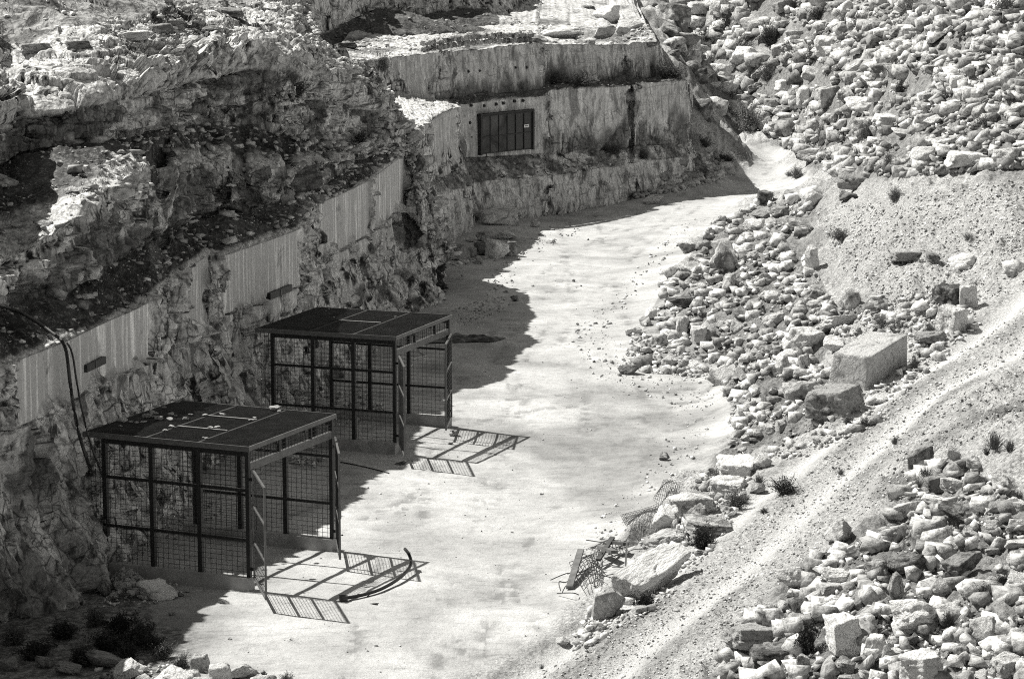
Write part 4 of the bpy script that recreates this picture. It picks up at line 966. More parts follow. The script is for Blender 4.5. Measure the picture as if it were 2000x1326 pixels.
# ------------------------------------------------------------------ where a wall is seen
def proj(P):
    c, s_ = math.cos(PITCH), math.sin(PITCH); z = P[..., 2] - CAMH; d = P[..., 1] * c - z * s_
    return 1000 + FPX * P[..., 0] / d, 663 - FPX * (P[..., 1] * s_ + z * c) / d
_pp = [(G, *proj(G)) for G in (CG.reshape(-1, 3), GG.reshape(-1, 3), BG.reshape(-1, 3))]
def chit(px, py, r=4):
    best = None
    for G, X, Y in _pp:
        m = (np.abs(X - px) < r) & (np.abs(Y - py) < r)
        if m.any():
            q = G[m]; q = q[np.argmin(q[:, 1])]
            if best is None or q[1] < best[1]: best = q
    return best
def wallpt(px, py, A, B):
    """line of sight met with the upright plane through A and B"""
    x, y, q = ray(px, py); d = np.array([x, y, q]); n = np.array([B[1] - A[1], -(B[0] - A[0]), 0.0]); n /= np.linalg.norm(n)
    if n[1] > 0: n = -n
    t = (n @ (A - np.array([0, 0, CAMH]))) / (n @ d)
    return np.array([0, 0, CAMH]) + d * t, n
GWA, GWB = at_y(897, 203, 113.1), at_y(1063, 186, 117.3)
T3A, T3B = at_y(892, 99, 114.1), at_y(1052, 86, 118.6)
L1A, L1B = at_z(20, 707, 4.8), at_z(291, 589, 4.8)
L2A, L2B = at_z(436, 497, 4.8), at_z(581, 447, 4.8)
def wallframe(A, B):
    t = (B - A); t[2] = 0; t /= np.linalg.norm(t); return t

# gate in the wall
pts = [wallpt(*q, GWA, GWB)[0] for q in ((931, 301), (1032, 291), (1032, 213), (931, 223))]
nG = wallpt(980, 250, GWA, GWB)[1]; tG = wallframe(GWA.copy(), GWB.copy())
z0 = (pts[0][2] + pts[1][2]) / 2; z1 = (pts[2][2] + pts[3][2]) / 2; wG = np.linalg.norm((pts[1] - pts[0])[:2])
gate = empty('quarry_gate', tuple(np.r_[((pts[0] + pts[1]) / 2)[:2] + nG[:2] * 0.24, z0]), math.atan2(tG[1], tG[0]))
tag(gate, 'dark double gate of barred panels closing an opening in the sawn far wall', 'gate')
hG = z1 - z0
m = MB(); m.box((-wG / 2, 0.03, 0), (wG / 2, 0.30, hG)); m.build('opening', m_plain('opening_shade', 0.006, 0.9, 0.1), gate)  # solid near-black box paints the shade inside the opening
for a, b in (((-wG / 2 - 0.06, -0.06, -0.03), (-wG / 2 + 0.04, 0.10, hG + 0.02)), ((wG / 2 - 0.04, -0.06, -0.03), (wG / 2 + 0.06, 0.10, hG + 0.02)), ((-wG / 2 + 0.04, -0.05, hG - 0.07), (wG / 2 - 0.04, 0.09, hG))):
    m = MB(); m.box(a, b); m.build('frame', M_STEEL, gate)
q = NT('gate_netting'); f_ = q.noise(q.n('ShaderNodeTexCoord').outputs['Object'], 1.1, 5, 0.6, 0.5); q.grey(q.ramp(f_, 0.35, 0.65, 0.04, 0.13)); M_NET = q.m
for s_ in (-1, 1):
    m = MB(); x0_, x1_ = (-wG / 2 + 0.045, -0.01) if s_ < 0 else (0.01, wG / 2 - 0.045)
    m.box((x0_, 0.0, 0.02), (x1_, 0.02, hG - 0.08)); lf = m.build('gate_leaf', M_NET if s_ < 0 else m_plain('gate_sheet', 0.03, 0.4, 0.4, 0, 0.3), gate)
    m = MB()
    for i in range(4):
        x = x0_ + (x1_ - x0_) * i / 3; m.box((x - 0.018, -0.035, 0.02), (x + 0.018, -0.002, hG - 0.08))
    for zz in (0.03, hG * 0.43, hG - 0.10): m.box((x0_, -0.03, zz - 0.018), (x1_, -0.004, zz + 0.018))
    m.build('bars', M_STEEL, lf)
m = MB(); m.box((wG / 2 - 0.62, -0.05, hG * 0.56), (wG / 2 - 0.30, -0.036, hG * 0.56 + 0.13)); sg = m.build('notice', M_WHITE, gate)
m = MB()
for i in range(3): m.box((wG / 2 - 0.57 + 0.08 * i, -0.054, hG * 0.56 + 0.05), (wG / 2 - 0.515 + 0.08 * i, -0.051, hG * 0.56 + 0.09))
m.build('lettering', M_STEEL, sg)
# warning signs either side of the gate
for px, y0_, y1_, lab in ((909, 275, 258, 'small white warning sign with a black triangle left of the gate'), (1043, 257, 240, 'small white warning sign with a black triangle right of the gate')):
    p0, n_ = wallpt(px, y0_, GWA, GWB); p1, _ = wallpt(px, y1_, GWA, GWB)
    r = empty('warning_sign', tuple(p0 + n_ * 0.07), math.atan2(tG[1], tG[0])); tag(r, lab, 'sign', 'warning signs beside the gate'); hh = p1[2] - p0[2]; ww = 0.22
    m = MB(); m.box((-ww / 2, 0, 0), (ww / 2, 0.012, hh)); m.build('panel', M_WHITE, r)
    m = MB(); c_ = hh * 0.52
    m.quadbox([(-0.08, -0.006, c_), (0.08, -0.006, c_), (0.08, -0.002, c_), (-0.08, -0.002, c_), (-0.008, -0.006, c_ + 0.14), (0.008, -0.006, c_ + 0.14), (0.008, -0.002, c_ + 0.14), (-0.008, -0.002, c_ + 0.14)]); m.build('symbol', M_STEEL, r)
    m = MB()
    for i in range(3): m.box((-0.08, -0.006, hh * (0.12 + 0.11 * i)), (0.08 - 0.03 * (i % 2), -0.002, hh * (0.16 + 0.11 * i)))
    m.build('lettering', M_STEEL, r)
# anchor plates
def anchor(px, py, A, B, lab):
    p, n_ = wallpt(px, py, A, B); t = wallframe(A.copy(), B.copy())
    o = empty('anchor_plate', tuple(p + n_ * 0.03), math.atan2(t[1], t[0])); tag(o, lab, 'anchor plate', 'anchor plates bolted to the far wall')
    m = MB(); m.box((-0.065, -0.03, -0.065), (0.065, 0.02, 0.065)); m.build('plate', M_STEEL, o)
    m = MB(); m.tube([(0, -0.03, 0), (0, -0.10, 0)], 0.03, 6); m.build('bolt', M_RUST, o)
up3 = [(913,140),(935,138),(960,135),(979,136),(1005,133),(1027,132),(1003,165),(1026,161),(995,168),(909,168),(956,168)]
g4 = [(919,206),(944,207),(968,204),(982,202),(1004,198),(1020,197),(1038,222),(1037,253),(916,240),(918,268)]
ordw = ['first', 'second', 'third', 'fourth', 'fifth', 'sixth', 'seventh', 'eighth', 'ninth', 'tenth', 'eleventh', 'twelfth']
for i, q in enumerate(sorted(up3[:6])): anchor(*q, T3A, T3B, f'dark anchor plate, {ordw[i]} from left in the top row of the upper wall')
for i, q in enumerate(sorted(up3[6:])): anchor(*q, T3A, T3B, f'dark anchor plate, {ordw[i]} from left in the lower row of the upper wall')
for i, q in enumerate(sorted(g4[:6])): anchor(*q, GWA, GWB, f'dark anchor plate, {ordw[i]} from left in the row above the gate')
for q, l_ in zip(g4[6:], ('dark anchor plate right of the gate, higher of the two', 'dark anchor plate right of the gate, lower of the two', 'dark anchor plate left of the gate, above the sign', 'dark anchor plate left of the gate, beside the sign')): anchor(*q, GWA, GWB, l_)
# slots in the sawn faces, their shade painted as near-black plates
for (a, b, c, d), (A, B), lab in (((160, 727, 197, 699), (L1A, L1B), 'dark oblong plate standing in for a slot in the sawn face above the near cage'), ((520, 585, 563, 560), (L2A, L2B), 'dark oblong plate standing in for a slot in the sawn face above the far cage')):
    p0, n_ = wallpt(a, b, A, B); p1, _ = wallpt(c, b - (b - d) * 0.5, A, B); t = wallframe(A.copy(), B.copy())
    zt_ = wallpt(a, b - (b - d) * 0.52, A, B)[0][2]
    L = np.linalg.norm((p1 - p0)[:2]); o = empty('slot_plate', tuple(p0 + n_ * 0.10), math.atan2(t[1], t[0])); tag(o, lab, 'plate')
    m = MB(); m.box((0, -0.02, 0), (L, 0.12, zt_ - p0[2])); m.build('panel', M_STEEL, o)
    m = MB(); m.box((L * 0.44, -0.035, 0.01), (L * 0.47, -0.021, zt_ - p0[2] - 0.01)); m.build('rib', M_BEAM, o)
# cables down the far wall
for pts_, (A, B), lab in (([(851, 103), (853, 130), (857, 160), (866, 205)], (T3A, T3B), 'black cable hanging down the upper far wall'), ([(944, 240), (947, 315), (955, 350), (952, 385)], (GWA, GWB), 'black cable hanging from the gate to the ledge below')):
    P_ = [wallpt(*q, A, B) for q in pts_]; m = MB(); m.tube(spline([p + n_ * (0.12 + 0.25 * (i > 1 and A is GWA)) for i, (p, n_) in enumerate(P_)], 6), 0.035, 6)
    tag(m.build('cable', M_RUBBER), lab, 'cable')

# hoses
def surf(px, py, lift):
    h = hit(px, py)[0]; c_ = chit(px, py); p = c_ if c_ is not None and (np.isnan(h[0]) or c_[1] < h[1]) else h
    d = np.array([0, 0, CAMH]) - p; d /= np.linalg.norm(d); return p + d * lift + np.array([0.03, 0, 0.03])
hp = [(-30, 590), (30, 606), (75, 631), (108, 655), (122, 668), (130, 690), (136, 740), (143, 790), (155, 850), (176, 915), (195, 970), (205, 1030)]
hp = [tuple(p) for p in spline(hp, 3)]
P_ = [surf(*q, 0.45) for q in hp]
Yd = np.array([p[1] for p in P_]); Yd = np.minimum.accumulate(Yd[::-1])[::-1] if False else Yd
P_ = [at_y(q[0], q[1], y) for q, y in zip(hp, Yd)]
m = MB(); m.tube(spline(P_, 2), 0.036, 8); hz = m.build('hose', M_RUBBER); tag(hz, 'thick black hose draped over the left wall edge and down its sawn face', 'hose')
m = MB(); m.tube(spline([p + np.array([0.10 + 0.007 * i, -0.04, -0.02]) for i, p in enumerate(P_[12:])], 2), 0.022, 6); o = m.build('cord', M_RUBBER); tag(o, 'thin black cord running beside the thick hose down the wall', 'cord')
hp = [(791, 1074), (799, 1084), (803, 1100), (795, 1115), (775, 1133), (745, 1150), (712, 1161), (676, 1168)]
lift = [0.45, 0.30, 0.20, 0.13, 0.09, 0.06, 0.05, 0.06]
P_ = []
for q, lf in zip(hp, lift):
    p = hit(q[0], q[1] + lf * 88)[0]; P_.append(p + np.array([0, 0, lf]))
r = empty('floor_hose', tuple(P_[-1])); tag(r, 'short curved black hose lying on the sunny floor by the near cage', 'hose')
m = MB(); m.tube([Vector(p) - r.location for p in spline(P_, 8)], 0.034, 8); m.build('tube', M_RUBBER, r)
m = MB(); m.tube([(0.03, 0, 0), (-0.13, -0.02, 0.0)], 0.07, 8); m.build('coupling', M_RUST, r)
# cords on the floor
def cord(pts_, rad, mat, lab, name='cord'):
    m = MB(); m.tube(spline([hit(*q)[0] + np.array([0, 0, rad * 1.2]) for q in pts_], 8), rad, 5); o = m.build(name, mat); tag(o, lab, 'cord')
cord([(658, 902), (690, 908), (730, 917), (760, 925)], 0.015, M_RUBBER, 'thin dark cord lying on the shaded floor between the cages')
cord([(800, 722), (806, 712), (808, 704), (818, 700), (832, 696), (822, 690), (820, 682), (828, 677)], 0.02, M_PALEW, 'pale looped cord on the ground behind the far cage')

# crumpled black sheet on the ground behind the far cage
gx, gy = np.meshgrid(np.linspace(0, 1, 60), np.linspace(0, 1, 40)); c0, c1, c2 = hit(832, 672)[0], hit(968, 668)[0], hit(885, 655)[0]
e1, e2 = c1 - c0, c2 - c0
TV = c0 + gx.reshape(-1, 1) * e1 + gy.reshape(-1, 1) * e2 * (1 - 0.6 * gx.reshape(-1, 1)); TV[:, 2] = ground_z(TV[:, 0], TV[:, 1]) + 0.03 + 0.13 * np.abs(fbm(TV * 1.8, 4, 91)) * np.minimum(1, 6 * np.minimum(np.minimum(gx, 1 - gx), np.minimum(gy, 1 - gy))).ravel()
ti = np.arange(2400).reshape(40, 60); o = link('black_sheet', mesh_np('black_sheet', TV, np.stack([ti[:-1, :-1].ravel(), ti[:-1, 1:].ravel(), ti[1:, 1:].ravel(), ti[1:, :-1].ravel()], 1), None, True), M_RUBBER)
sm = o.modifiers.new('thickness', 'SOLIDIFY'); sm.thickness = 0.01
tag(o, 'crumpled black sheet on the shaded ground behind the far cage', 'black_sheet')

# ------------------------------------------------------------------ stones on the cage roofs and floor, each its own
def roof_spot(px, py): return at_z(px, py, CPL + CH + 0.036)
rs1 = """170 832|212 828|238 825|246 817|255 826|266 827|277 826|235 834|220 802|218 805|250 800|268 790|249 793|263 793|257 795|292 789|299 789|302 796|273 797|296 807|320 798|337 784|348 787|320 798|304 809|300 816|288 816|310 820|332 821|343 813|335 835|363 820|372 812|400 813|411 838|424 837|398 856|403 857|434 812|536 802|545 805|497 817|490 822|333 812|322 842|282 826|260 784|314 790"""
for i, t in enumerate(dict.fromkeys(rs1.split('|'))):
    px, py = map(float, t.split()); s_ = random.choice((5, 6, 7, 8, 9)) + (8 if (px, py) in ((238, 825), (288, 816), (310, 820), (536, 802)) else 0)
    if py < 771 + (277 - px) * 0.65: continue
    put_rock(px, py, s_ * 1.5, s_ * 0.8, random.choice(('angular', 'round')), 'white', pos=roof_spot(px, py), tilt=0.1, name='stone', group='stones on the near cage roof', sink=0.0, big=False, cat='stone')
for px, py in ((629, 601), (642, 604), (637, 609), (652, 621), (772, 620)):
    put_rock(px, py, 4.5, 3, 'angular', 'white', pos=roof_spot(px, py), tilt=0.1, name='stone', group='stones on the far cage roof', sink=0.0, big=False, cat='stone')
for px, py, w_, h_ in ((782, 908, 24, 9), (335, 1202, 14, 9), (345, 1160, 12, 10), (352, 1165, 14, 9), (362, 1157, 14, 8), (338, 1167, 11, 9), (449, 1249, 9, 6), (668, 1046, 5, 4), (735, 1262, 9, 5), (1163, 633, 8, 5), (880, 868, 10, 7), (903, 540, 6, 5), (1040, 560, 6, 5), (990, 572, 6, 5), (720, 1165, 7, 4), (730, 1180, 18, 5), (700, 1162, 6, 4), (1058, 966, 8, 5), (1000, 1040, 6, 4), (1135, 560, 5, 4), (1180, 640, 9, 6), (1128, 635, 6, 5)):
    put_rock(px, py, w_, h_, 'angular', random.choice(('pale', 'white', 'dark')), tilt=0.2, name='stone', group='single stones on the quarry floor', big=False, cat='stone')
# heap of small stones beside the near cage plinth
for k in range(75):
    t = random.random(); px = 205 + 65 * random.random() + 22 * t; py = 1180 - 42 * random.random() - 6 * t
    g = hit(px, py)[0]
    if np.isnan(g[0]): continue
    g = g + np.array([0, 0, max(0.0, 0.22 - 0.006 * abs(px - 245))])
    s_ = random.uniform(9, 20); put_rock(px, py, s_, s_ * random.uniform(0.6, 0.9), random.choice(('angular', 'block')), 'white', pos=g, tilt=0.8, name='stone', group='small stones heaped at the near cage plinth', big=False, cat='stone', label='small broken pale stone in the heap against the near cage plinth')

# ------------------------------------------------------------------ rock ledges high on the left wall and loose blocks up there
for px, py, w_, h_, kd, tn in ((70, 97, 66, 32, 'block', 'pale'), (152, 90, 52, 28, 'block', 'dark'), (258, 72, 68, 30, 'block', 'pale'), (318, 58, 50, 26, 'block', 'pale'), (348, 50, 36, 24, 'block', 'dark'), (670, 93, 40, 18, 'block', 'dark'), (705, 86, 22, 9, 'round', 'white'), (445, 26, 50, 24, 'block', 'dark'), (410, 55, 36, 16, 'angular', 'dark'),
                               (50, 470, 44, 26, 'angular', 'pale'), (30, 440, 36, 18, 'angular', 'white'), (80, 440, 40, 20, 'angular', 'white'), (140, 372, 30, 12, 'angular', 'pale'), (170, 366, 24, 10, 'round', 'white'), (146, 598, 14, 14, 'angular', 'white'), (180, 612, 12, 12, 'angular', 'white'), (250, 590, 14, 10, 'angular', 'white'), (245, 572, 12, 9, 'angular', 'pale'), (638, 338, 20, 11, 'angular', 'white'), (640, 330, 16, 12, 'block', 'pale')):
    p = chit(px, py, 6)
    if p is not None: put_rock(px, py, w_, h_, kd, tn, pos=p, tilt=0.12, sink=0.25, yaw=0.3 if kd == 'block' else None)
for px, py, w_, h_, kd, tn in ((1372, 222, 58, 44, 'angular', 'dark'), (1362, 160, 46, 36, 'block', 'dark'), (1345, 124, 48, 40, 'block', 'pale'), (1318, 40, 60, 46, 'block', 'pale'), (1306, 72, 44, 34, 'angular', 'dark'), (1368, 334, 46, 32, 'angular', 'dark'), (1346, 352, 40, 26, 'block', 'dark'), (1316, 366, 36, 24, 'angular', 'pale'), (1300, 345, 38, 26, 'angular', 'dark'), (1332, 318, 40, 28, 'angular', 'dark'), (1290, 20, 40, 26, 'block', 'dark'), (1270, 84, 40, 20, 'block', 'pale'), (1240, 52, 50, 30, 'angular', 'pale'), (1150, 78, 44, 20, 'angular', 'pale'), (1056, 80, 40, 18, 'angular', 'pale')):
    p = chit(px, py, 7); h0 = hit(px, py)[0]
    if p is None or (not np.isnan(h0[0]) and h0[1] < p[1]): p = h0
    put_rock(px, py, w_, h_, kd, tn, pos=p, tilt=0.25, sink=0.22)
# dry stone row along the edge of the upper bench
ne = 0
for k in range(46):
    px = 826 + 212 * k / 45 + random.uniform(-2, 2); yb = 101 - 18 * (px - 826) / 212 - 5 * math.sin((px - 826) / 212 * 3.1)
    for lv in range(2):
        Y = 112.6 + (px - 842) * 0.0287; p = at_y(px, yb - 11 * lv, Y)
        put_rock(px, yb - 11 * lv, random.uniform(9, 14), random.uniform(10, 14), random.choice(('angular', 'block')), random.choice(('pale', 'pale', 'dark')), pos=p, tilt=0.4, name='stone', group='rough stones in the low wall on the upper bench', big=False, cat='stone', label='rough grey stone in the low dry wall along the upper bench edge')

# ------------------------------------------------------------------ scrap by the berm
def scrap(px, py): return hit(px, py)[0]
def grid_sheet(name, corners, n, m_, rad, lab, sag=0.0, lift=0.05):
    c = [scrap(*q) for q in corners]; mb = MB()
    def P(u, v):
        p = (c[0] * (1 - u) + c[1] * u) * (1 - v) + (c[3] * (1 - u) + c[2] * u) * v; p = p.copy(); p[2] = ground_z(p[0], p[1])[0] + lift + sag * math.sin(3 * u) * math.sin(3 * v); return p
    for i in range(n + 1): mb.tube([P(i / n, k / 6) for k in range(7)], rad, 4)
    for j in range(m_ + 1): mb.tube([P(k / 6, j / m_) + np.array([0, 0, rad * 2]) for k in range(7)], rad, 4)
    tag(mb.build(name, M_RUST), lab, 'wire mesh')
grid_sheet('wire_mesh', ((1212, 1013), (1285, 990), (1300, 1030), (1232, 1040)), 24, 14, 0.005, 'flattened wire mesh sheet lying half under the pale boulders on the floor edge', 0.1, 0.08)
grid_sheet('wire_mesh', ((1275, 996), (1296, 958), (1330, 975), (1320, 1000)), 12, 12, 0.005, 'upright crumpled wire mesh sheet behind the flattened one', 0.25, 0.25)
grid_sheet('rebar_mesh', ((1148, 1082), (1212, 1066), (1222, 1080), (1170, 1090)), 9, 5, 0.007, 'rusty reinforcement mesh lying at the top of the scrap pile', 0.15, 0.12)
grid_sheet('rebar_mesh', ((1112, 1110), (1165, 1090), (1172, 1140), (1140, 1165)), 8, 9, 0.007, 'rusty reinforcement mesh lying across the front of the scrap pile', 0.2, 0.12)
def beam(a, b, w_, lab, mat, l0=0.08, l1=0.12, name='plank', cat='plank'):
    m = MB(); m.bar(scrap(*a) + np.array([0, 0, l0]), scrap(*b) + np.array([0, 0, l1]), w_, w_ * 0.5); tag(m.build(name, mat), lab, cat)
beam((1112, 1152), (1134, 1107), 0.13, 'grey timber plank leaning alone at the left of the scrap pile', M_WOOD, 0.05, 0.35)
beam((1172, 1090), (1200, 1106), 0.14, 'short dark timber plank across the middle of the scrap pile', M_WOOD, 0.25, 0.3)
beam((1190, 1085), (1222, 1095), 0.12, 'dark steel bar sticking out under the pale slab', M_RUST, 0.3, 0.35, 'steel_bar', 'bar')
beam((1168, 1112), (1196, 1086), 0.10, 'dark steel bar crossing the scrap planks', M_RUST, 0.2, 0.4, 'steel_bar', 'bar')
beam((1218, 1180), (1224, 1105), 0.035, 'thin steel rod standing against the pale slab', M_RUST, 0.0, 0.5, 'steel_rod', 'rod')
for i, (pts_, lab) in enumerate((([(1075, 1137), (1105, 1134), (1130, 1122), (1165, 1118)], 'long bent rebar rod reaching left out of the scrap pile'), ([(1095, 1158), (1092, 1150), (1108, 1140), (1150, 1122)], 'hooked rebar rod curling at the left tip of the scrap pile'), ([(1126, 1084), (1150, 1100), (1180, 1122)], 'thin rebar rod lying diagonally over the scrap pile'), ([(1088, 1163), (1118, 1172), (1130, 1166)], 'short rebar rod at the near edge of the scrap pile'), ([(1160, 1150), (1168, 1100), (1166, 1070)], 'upright rebar rod in the middle of the scrap pile'))):
    m = MB(); m.tube(spline([scrap(*q) + np.array([0, 0, 0.05 + 0.1 * (k % 2)]) for k, q in enumerate(pts_)], 6), 0.011, 5); tag(m.build('rebar_rod', M_RUST), lab, 'rebar rod')
# tangled offcuts under the slab
m = MB()
for k in range(16):
    a = scrap(random.uniform(1150, 1215), random.uniform(1085, 1160)) + np.array([0, 0, random.uniform(0.02, 0.3)]); b = a + np.array([random.uniform(-0.7, 0.7), random.uniform(-0.6, 0.6), random.uniform(-0.05, 0.25)]); m.tube([a, (a + b) / 2 + np.array([0, 0, 0.05]), b], random.uniform(0.006, 0.012), 4)
o = m.build('scrap_wire', M_RUST); tag(o, 'tangle of rusty wire offcuts in the scrap pile under the slab', 'scrap wire', kind='stuff')

# ------------------------------------------------------------------ shrubs and grass
M_LEAF = m_plain('dark_leaves', 0.08, 0.8, 0.2, 0, 0.5, 9.0); M_DRY = m_plain('dry_twigs', 0.17, 0.9, 0.1, 0, 0.4, 9.0); M_STEM = m_plain('twig', 0.08, 0.9, 0.1)
M_GRASS = m_plain('dry_grass', 0.12, 0.9, 0.1, 0, 0.5, 8.0)
def shrub_mesh(seed, nst, nleaf, leaf, spread):
    rg = random.Random(seed); sm_ = MB(); V, F = [], []
    for k in range(nst):
        az = rg.uniform(0, 6.28); el = rg.uniform(0.25, 1.45); L = rg.uniform(0.35, 1.0) * (0.75 + 0.35 * math.sin(az * 2 + seed) * math.cos(el) + 0.2 * math.sin(az * 3 + seed * 2))
        d = Vector((math.cos(az) * math.cos(el) * spread, math.sin(az) * math.cos(el) * spread, math.sin(el))) * L
        b = Vector((rg.uniform(-0.12, 0.12), rg.uniform(-0.12, 0.12), 0)); mid = b + d * 0.5 + Vector((rg.uniform(-.08, .08), rg.uniform(-.08, .08), rg.uniform(-0.02, .08)))
        e = b + d
        sm_.tube([b, mid, e], 0.010, 3)
        for j in range(nleaf):
            t = rg.uniform(0.3, 1.05); c = b.lerp(mid, t * 2) if t < 0.5 else mid.lerp(e, (t - 0.5) * 2)
            c = c + Vector((rg.gauss(0, 0.07), rg.gauss(0, 0.07), rg.gauss(0, 0.06)))
            u = Vector((rg.gauss(0, 1), rg.gauss(0, 1), rg.gauss(0, 1))).normalized(); v = u.orthogonal().normalized(); s = leaf * rg.uniform(0.5, 1.2)
            n = len(V); V += [tuple(c - u * s), tuple(c + v * s * 0.45), tuple(c + u * s), tuple(c - v * s * 0.45)]; F.append((n, n + 1, n + 2, n + 3))
    me = bpy.data.meshes.new('foliage'); me.from_pydata(V, [], F); me.update()
    ms = bpy.data.meshes.new('stem'); ms.from_pydata(sm_.v, [], sm_.f); ms.update(); return ms, me
SH = {}
for key, (nst, nl, lf, sp, ml) in {'dark': (110, 20, 0.040, 0.95, M_LEAF), 'dense': (90, 46, 0.05, 0.95, m_plain('black_green_leaves', 0.03, 0.8, 0.2, 0, 0.5, 9.0)), 'grey': (170, 20, 0.034, 1.0, M_DRY)}.items():
    SH[key] = []
    for i in range(3):
        ms, me = shrub_mesh(50 + 7 * i + len(key), nst, nl, lf, sp); ms.materials.append(M_STEM if key != 'grey' else M_DRY); me.materials.append(ml); SH[key].append((ms, me))
def tuft_mesh(seed, n):
    rg = random.Random(seed); V, F = [], []
    for k in range(n):
        az = rg.uniform(0, 6.28); el = rg.uniform(0.5, 1.5); L = rg.uniform(0.5, 1.0); b = Vector((rg.gauss(0, 0.10), rg.gauss(0, 0.10), -0.03))
        d = Vector((math.cos(az) * math.cos(el), math.sin(az) * math.cos(el), math.sin(el))) * L; s = d.orthogonal().normalized() * 0.012; e = b + d; e.z -= 0.15 * L * math.cos(el); mid = b + d * 0.55
        q = len(V); V += [tuple(b - s), tuple(b + s), tuple(mid + s * 0.8), tuple(mid - s * 0.8), tuple(e)]; F += [(q, q + 1, q + 2, q + 3), (q + 3, q + 2, q + 4)]
    me = bpy.data.meshes.new('grass_tuft'); me.from_pydata(V, [], F); me.update(); me.materials.append(M_GRASS); return me
TU = [tuft_mesh(i, 150) for i in range(4)]
def shrub(px, py, w_, h_, key, pos=None):
    g = pos if pos is not None else surf(px, py, 0.0)
    m_ = mpp(g[1]); r = empty('shrub', (g[0], g[1] + w_ * m_ * 0.25, g[2] - 0.02), random.uniform(0, 6.28)); r.scale = (w_ * m_ * 0.8, w_ * m_ * 0.8, h_ * m_ * 1.15)
    ms, me = random.choice(SH[key])
    for n_, q in (('stem', ms), ('foliage', me)):
        c = bpy.data.objects.new(n_, q); COL.objects.link(c); c.parent = r
    REC.append((r, px, py - h_ / 2, {'dark': 'dark open shrub', 'dense': 'dark dense leafy shrub', 'grey': 'grey dry twiggy shrub'}[key], 'shrub', 'shrubs growing among the rocks'))
def tuft(px, py, w_, h_, pos=None):
    g = pos if pos is not None else surf(px, py, 0.0)
    m_ = mpp(g[1]); o = bpy.data.objects.new('grass_tuft', random.choice(TU)); COL.objects.link(o)
    o.location = (g[0], g[1] + 0.05, g[2]); o.scale = (w_ * m_ * 0.75, w_ * m_ * 0.75, h_ * m_ * 1.1); o.rotation_euler = (0, 0, random.uniform(0, 6.28))
    REC.append((o, px, py - h_ / 2, 'spiky dry grass tuft', 'grass tuft', 'grass tufts among the rocks'))
for a in ((1380, 103, 60, 48, 'dark'), (1454, 118, 44, 48, 'dark'), (1508, 92, 60, 50, 'dark'), (1548, 118, 44, 44, 'grey'), (1464, 260, 66, 62, 'grey'), (1608, 274, 40, 36, 'grey'), (1646, 280, 28, 22, 'dark'), (1694, 280, 46, 46, 'grey'), (1888, 70, 44, 30, 'dark'), (1970, 32, 76, 50, 'grey'), (1940, 222, 36, 22, 'grey'), (1737, 334, 32, 44, 'grey'), (1748, 396, 34, 34, 'grey'), (1556, 350, 30, 26, 'grey'), (1550, 22, 26, 24, 'dark'), (1815, 655, 34, 26, 'grey'), (1490, 1005, 22, 14, 'dark'), (1530, 968, 66, 42, 'dark'), (1436, 998, 56, 44, 'dark'), (1372, 1075, 56, 50, 'dense'), (1256, 1190, 44, 34, 'dense'), (1570, 1278, 52, 66, 'dense'), (1850, 1230, 40, 40, 'dark'), (1920, 1178, 44, 40, 'dense'), (1690, 838, 44, 26, 'dark'), (1655, 830, 30, 22, 'dark'), (1570, 785, 34, 22, 'dark'), (1730, 1270, 36, 30, 'dense'), (1400, 945, 40, 30, 'grey'),
          (440, 222, 40, 60, 'dark'), (580, 190, 44, 44, 'dark'), (705, 280, 34, 40, 'dark'), (1415, 320, 44, 26, 'dark'), (1375, 290, 44, 26, 'dark'), (1320, 150, 50, 36, 'dark'), (1590, 120, 44, 40, 'grey'), (1680, 60, 40, 34, 'grey'), (1760, 190, 40, 34, 'dark'), (1640, 150, 36, 30, 'grey'), (1850, 160, 44, 34, 'grey'), (1920, 260, 50, 36, 'dark'), (1780, 30, 46, 36, 'grey'), (1600, 40, 44, 34, 'dark'), (1420, 60, 46, 40, 'dark'), (1500, 160, 44, 36, 'grey'), (1640, 470, 40, 26, 'grey'), (1720, 640, 34, 26, 'grey'), (1840, 900, 50, 36, 'grey'), (1690, 1075, 40, 30, 'dark'), (1960, 1150, 50, 40, 'dark'), (1300, 150, 36, 30, 'dark'), (1200, 300, 44, 24, 'dark'), (1255, 310, 40, 26, 'dark'), (1140, 168, 60, 24, 'dark'), (745, 140, 40, 40, 'grey'), (1090, 160, 44, 26, 'dark')):
    shrub(*a)
for a in ((225, 1240, 70, 46, 'dense'), (265, 1262, 76, 50, 'dense'), (310, 1290, 60, 40, 'dark'), (180, 1225, 60, 40, 'dark'), (120, 1250, 70, 40, 'dense'), (60, 1290, 80, 40, 'dense'), (555, 1335, 40, 20, 'dark'), (205, 1275, 80, 46, 'dense'), (160, 1300, 80, 44, 'dense'), (240, 1298, 60, 44, 'dense'), (20, 1262, 70, 40, 'dark'), (350, 1306, 44, 30, 'dark'), (285, 1270, 60, 40, 'dense')):
    shrub(*a)
for a in ((1805, 945, 44, 44), (1790, 955, 30, 30), (1960, 955, 46, 30), (1985, 990, 40, 40), (1940, 880, 50, 44), (1970, 885, 36, 30), (1925, 890, 30, 26), (1737, 1003, 26, 24), (1720, 1060, 24, 30), (1785, 720, 30, 30), (1795, 700, 24, 40), (1850, 640, 40, 24), (1745, 870, 24, 20), (1640, 930, 24, 16), (1480, 950, 36, 28), (1450, 985, 40, 30), (1960, 318, 24, 20), (1420, 325, 40, 30), (1890, 470, 40, 18), (1540, 345, 26, 16), (600, 172, 36, 30), (570, 160, 30, 28), (1750, 640, 20, 26), (1830, 305, 24, 14), (1055, 1310, 16, 14)):
    tuft(*a)

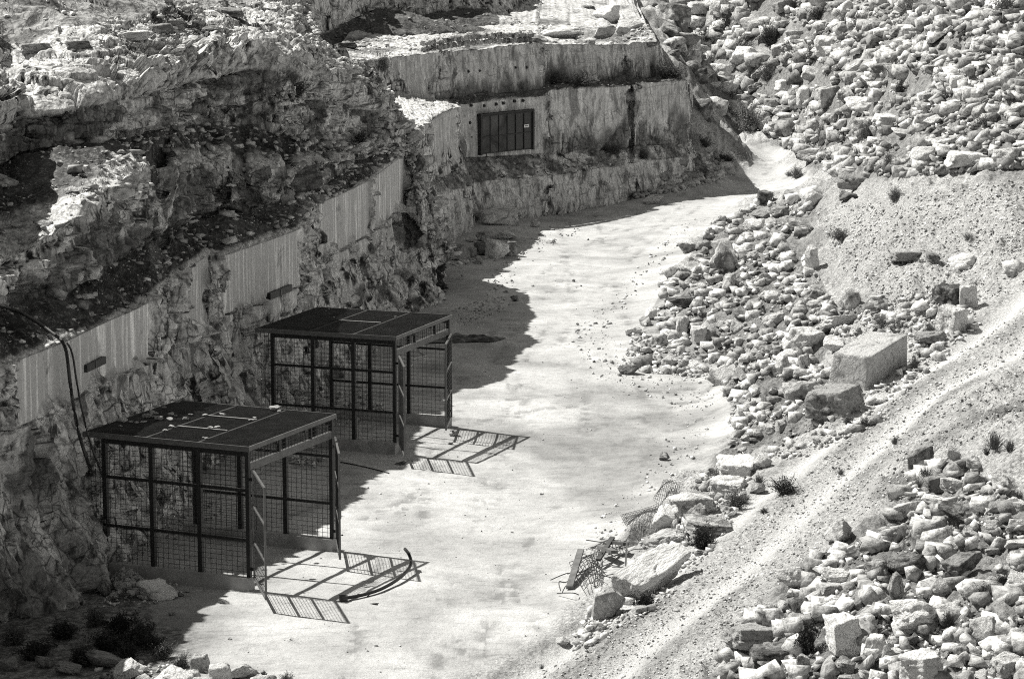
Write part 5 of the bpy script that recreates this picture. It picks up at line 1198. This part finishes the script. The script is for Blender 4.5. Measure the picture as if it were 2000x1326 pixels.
# ------------------------------------------------------------------ labels for the scattered things: how each looks and what it lies by
LM = [('the near cage', 430, 950), ('the far cage', 720, 740), ('the huge sawn block', 1703, 700), ('the dark gate', 981, 258), ('the scrap pile', 1165, 1115), ('the flattened wire mesh', 1250, 1015),
      ('the long leaning slab', 1276, 1112), ('the prow of the far wall', 1380, 290), ('the bend of the road', 1490, 300), ('the smooth tip slope', 1820, 420), ('the dry stone row', 935, 85), ('the pair of squared boulders on the bank', 1872, 575), ('the dark slab atop the bank', 1776, 500),
      ('the tall white block in the lower heap', 1646, 1235), ('the two tilted dark slabs', 1490, 1255), ('the curved floor hose', 760, 1130), ('the white boulders at the bottom edge', 380, 1320), ('the oblong boulder', 303, 1150), ('the block at the wall foot', 972, 420), ('the largest white boulder low in the heap', 1790, 1195),
      ('the top right corner', 2000, 0), ('the bottom right corner', 2000, 1326), ('the stacked pair beside the track', 1435, 940), ('the row of boulders under the upper slope', 1900, 315), ('the grey bush by the road', 1464, 228), ('the dark bush high on the slope', 1508, 70), ('the big dark boulder above the road bend', 1672, 350), ('the tall rounded boulder in the pile', 1414, 500), ('the cave in the wall', 860, 545), ('the broad pale boulder mid slope', 1691, 200), ('the upper bench', 1180, 60)]
def relation(px, py, lm):
    n, x, y = lm; dx, dy = px - x, py - y; r = math.hypot(dx, dy)
    if r < 26: return 'beside ' + n
    v = 'above' if dy < 0 else 'below'; h_ = 'left of' if dx < 0 else 'right of'
    d = v if abs(dy) > abs(dx) * 1.8 else h_ if abs(dx) > abs(dy) * 1.8 else v + ' and ' + h_
    return ('just ' if r < 70 else '' if r < 150 else 'well ') + d + ' ' + n
seen = set(); left = []
for rec in REC:
    o, px, py, desc, cat, grp = rec
    near = sorted(LM, key=lambda q: math.hypot(px - q[1], py - q[2]))
    done = False
    for lm in near[:3]:
        lab = f'{desc} {relation(px, py, lm)}'
        if lab not in seen and len(lab.split()) <= 16: done = True; break
    if done: seen.add(lab); tag(o, lab, cat, grp)
    else: left.append(rec)
ONES = ['first', 'second', 'third', 'fourth', 'fifth', 'sixth', 'seventh', 'eighth', 'ninth', 'tenth', 'eleventh', 'twelfth', 'thirteenth', 'fourteenth', 'fifteenth', 'sixteenth', 'seventeenth', 'eighteenth', 'nineteenth', 'twentieth']
grp_ = {}
for rec in left: grp_.setdefault((rec[3], zone_of(rec[1], rec[2]) if rec[4] != 'stone' else rec[5]), []).append(rec)
for (desc, zn), rs_ in grp_.items():
    allz = sorted([r for r in REC if r[3] == desc and (zone_of(r[1], r[2]) if r[4] != 'stone' else r[5]) == zn], key=lambda r: r[1])
    for r in rs_:
        k = allz.index(r); lab = f'{desc}, {ONES[k] if k < 20 else str(k + 1) + "th"} from the left of its kind on the {zn}'
        if r[4] == 'stone': lab = f'{desc}, {ONES[k] if k < 20 else str(k + 1) + "th"} from left among {zn}'
        tag(r[0], ' '.join(lab.split()[:16]), r[4], r[5])
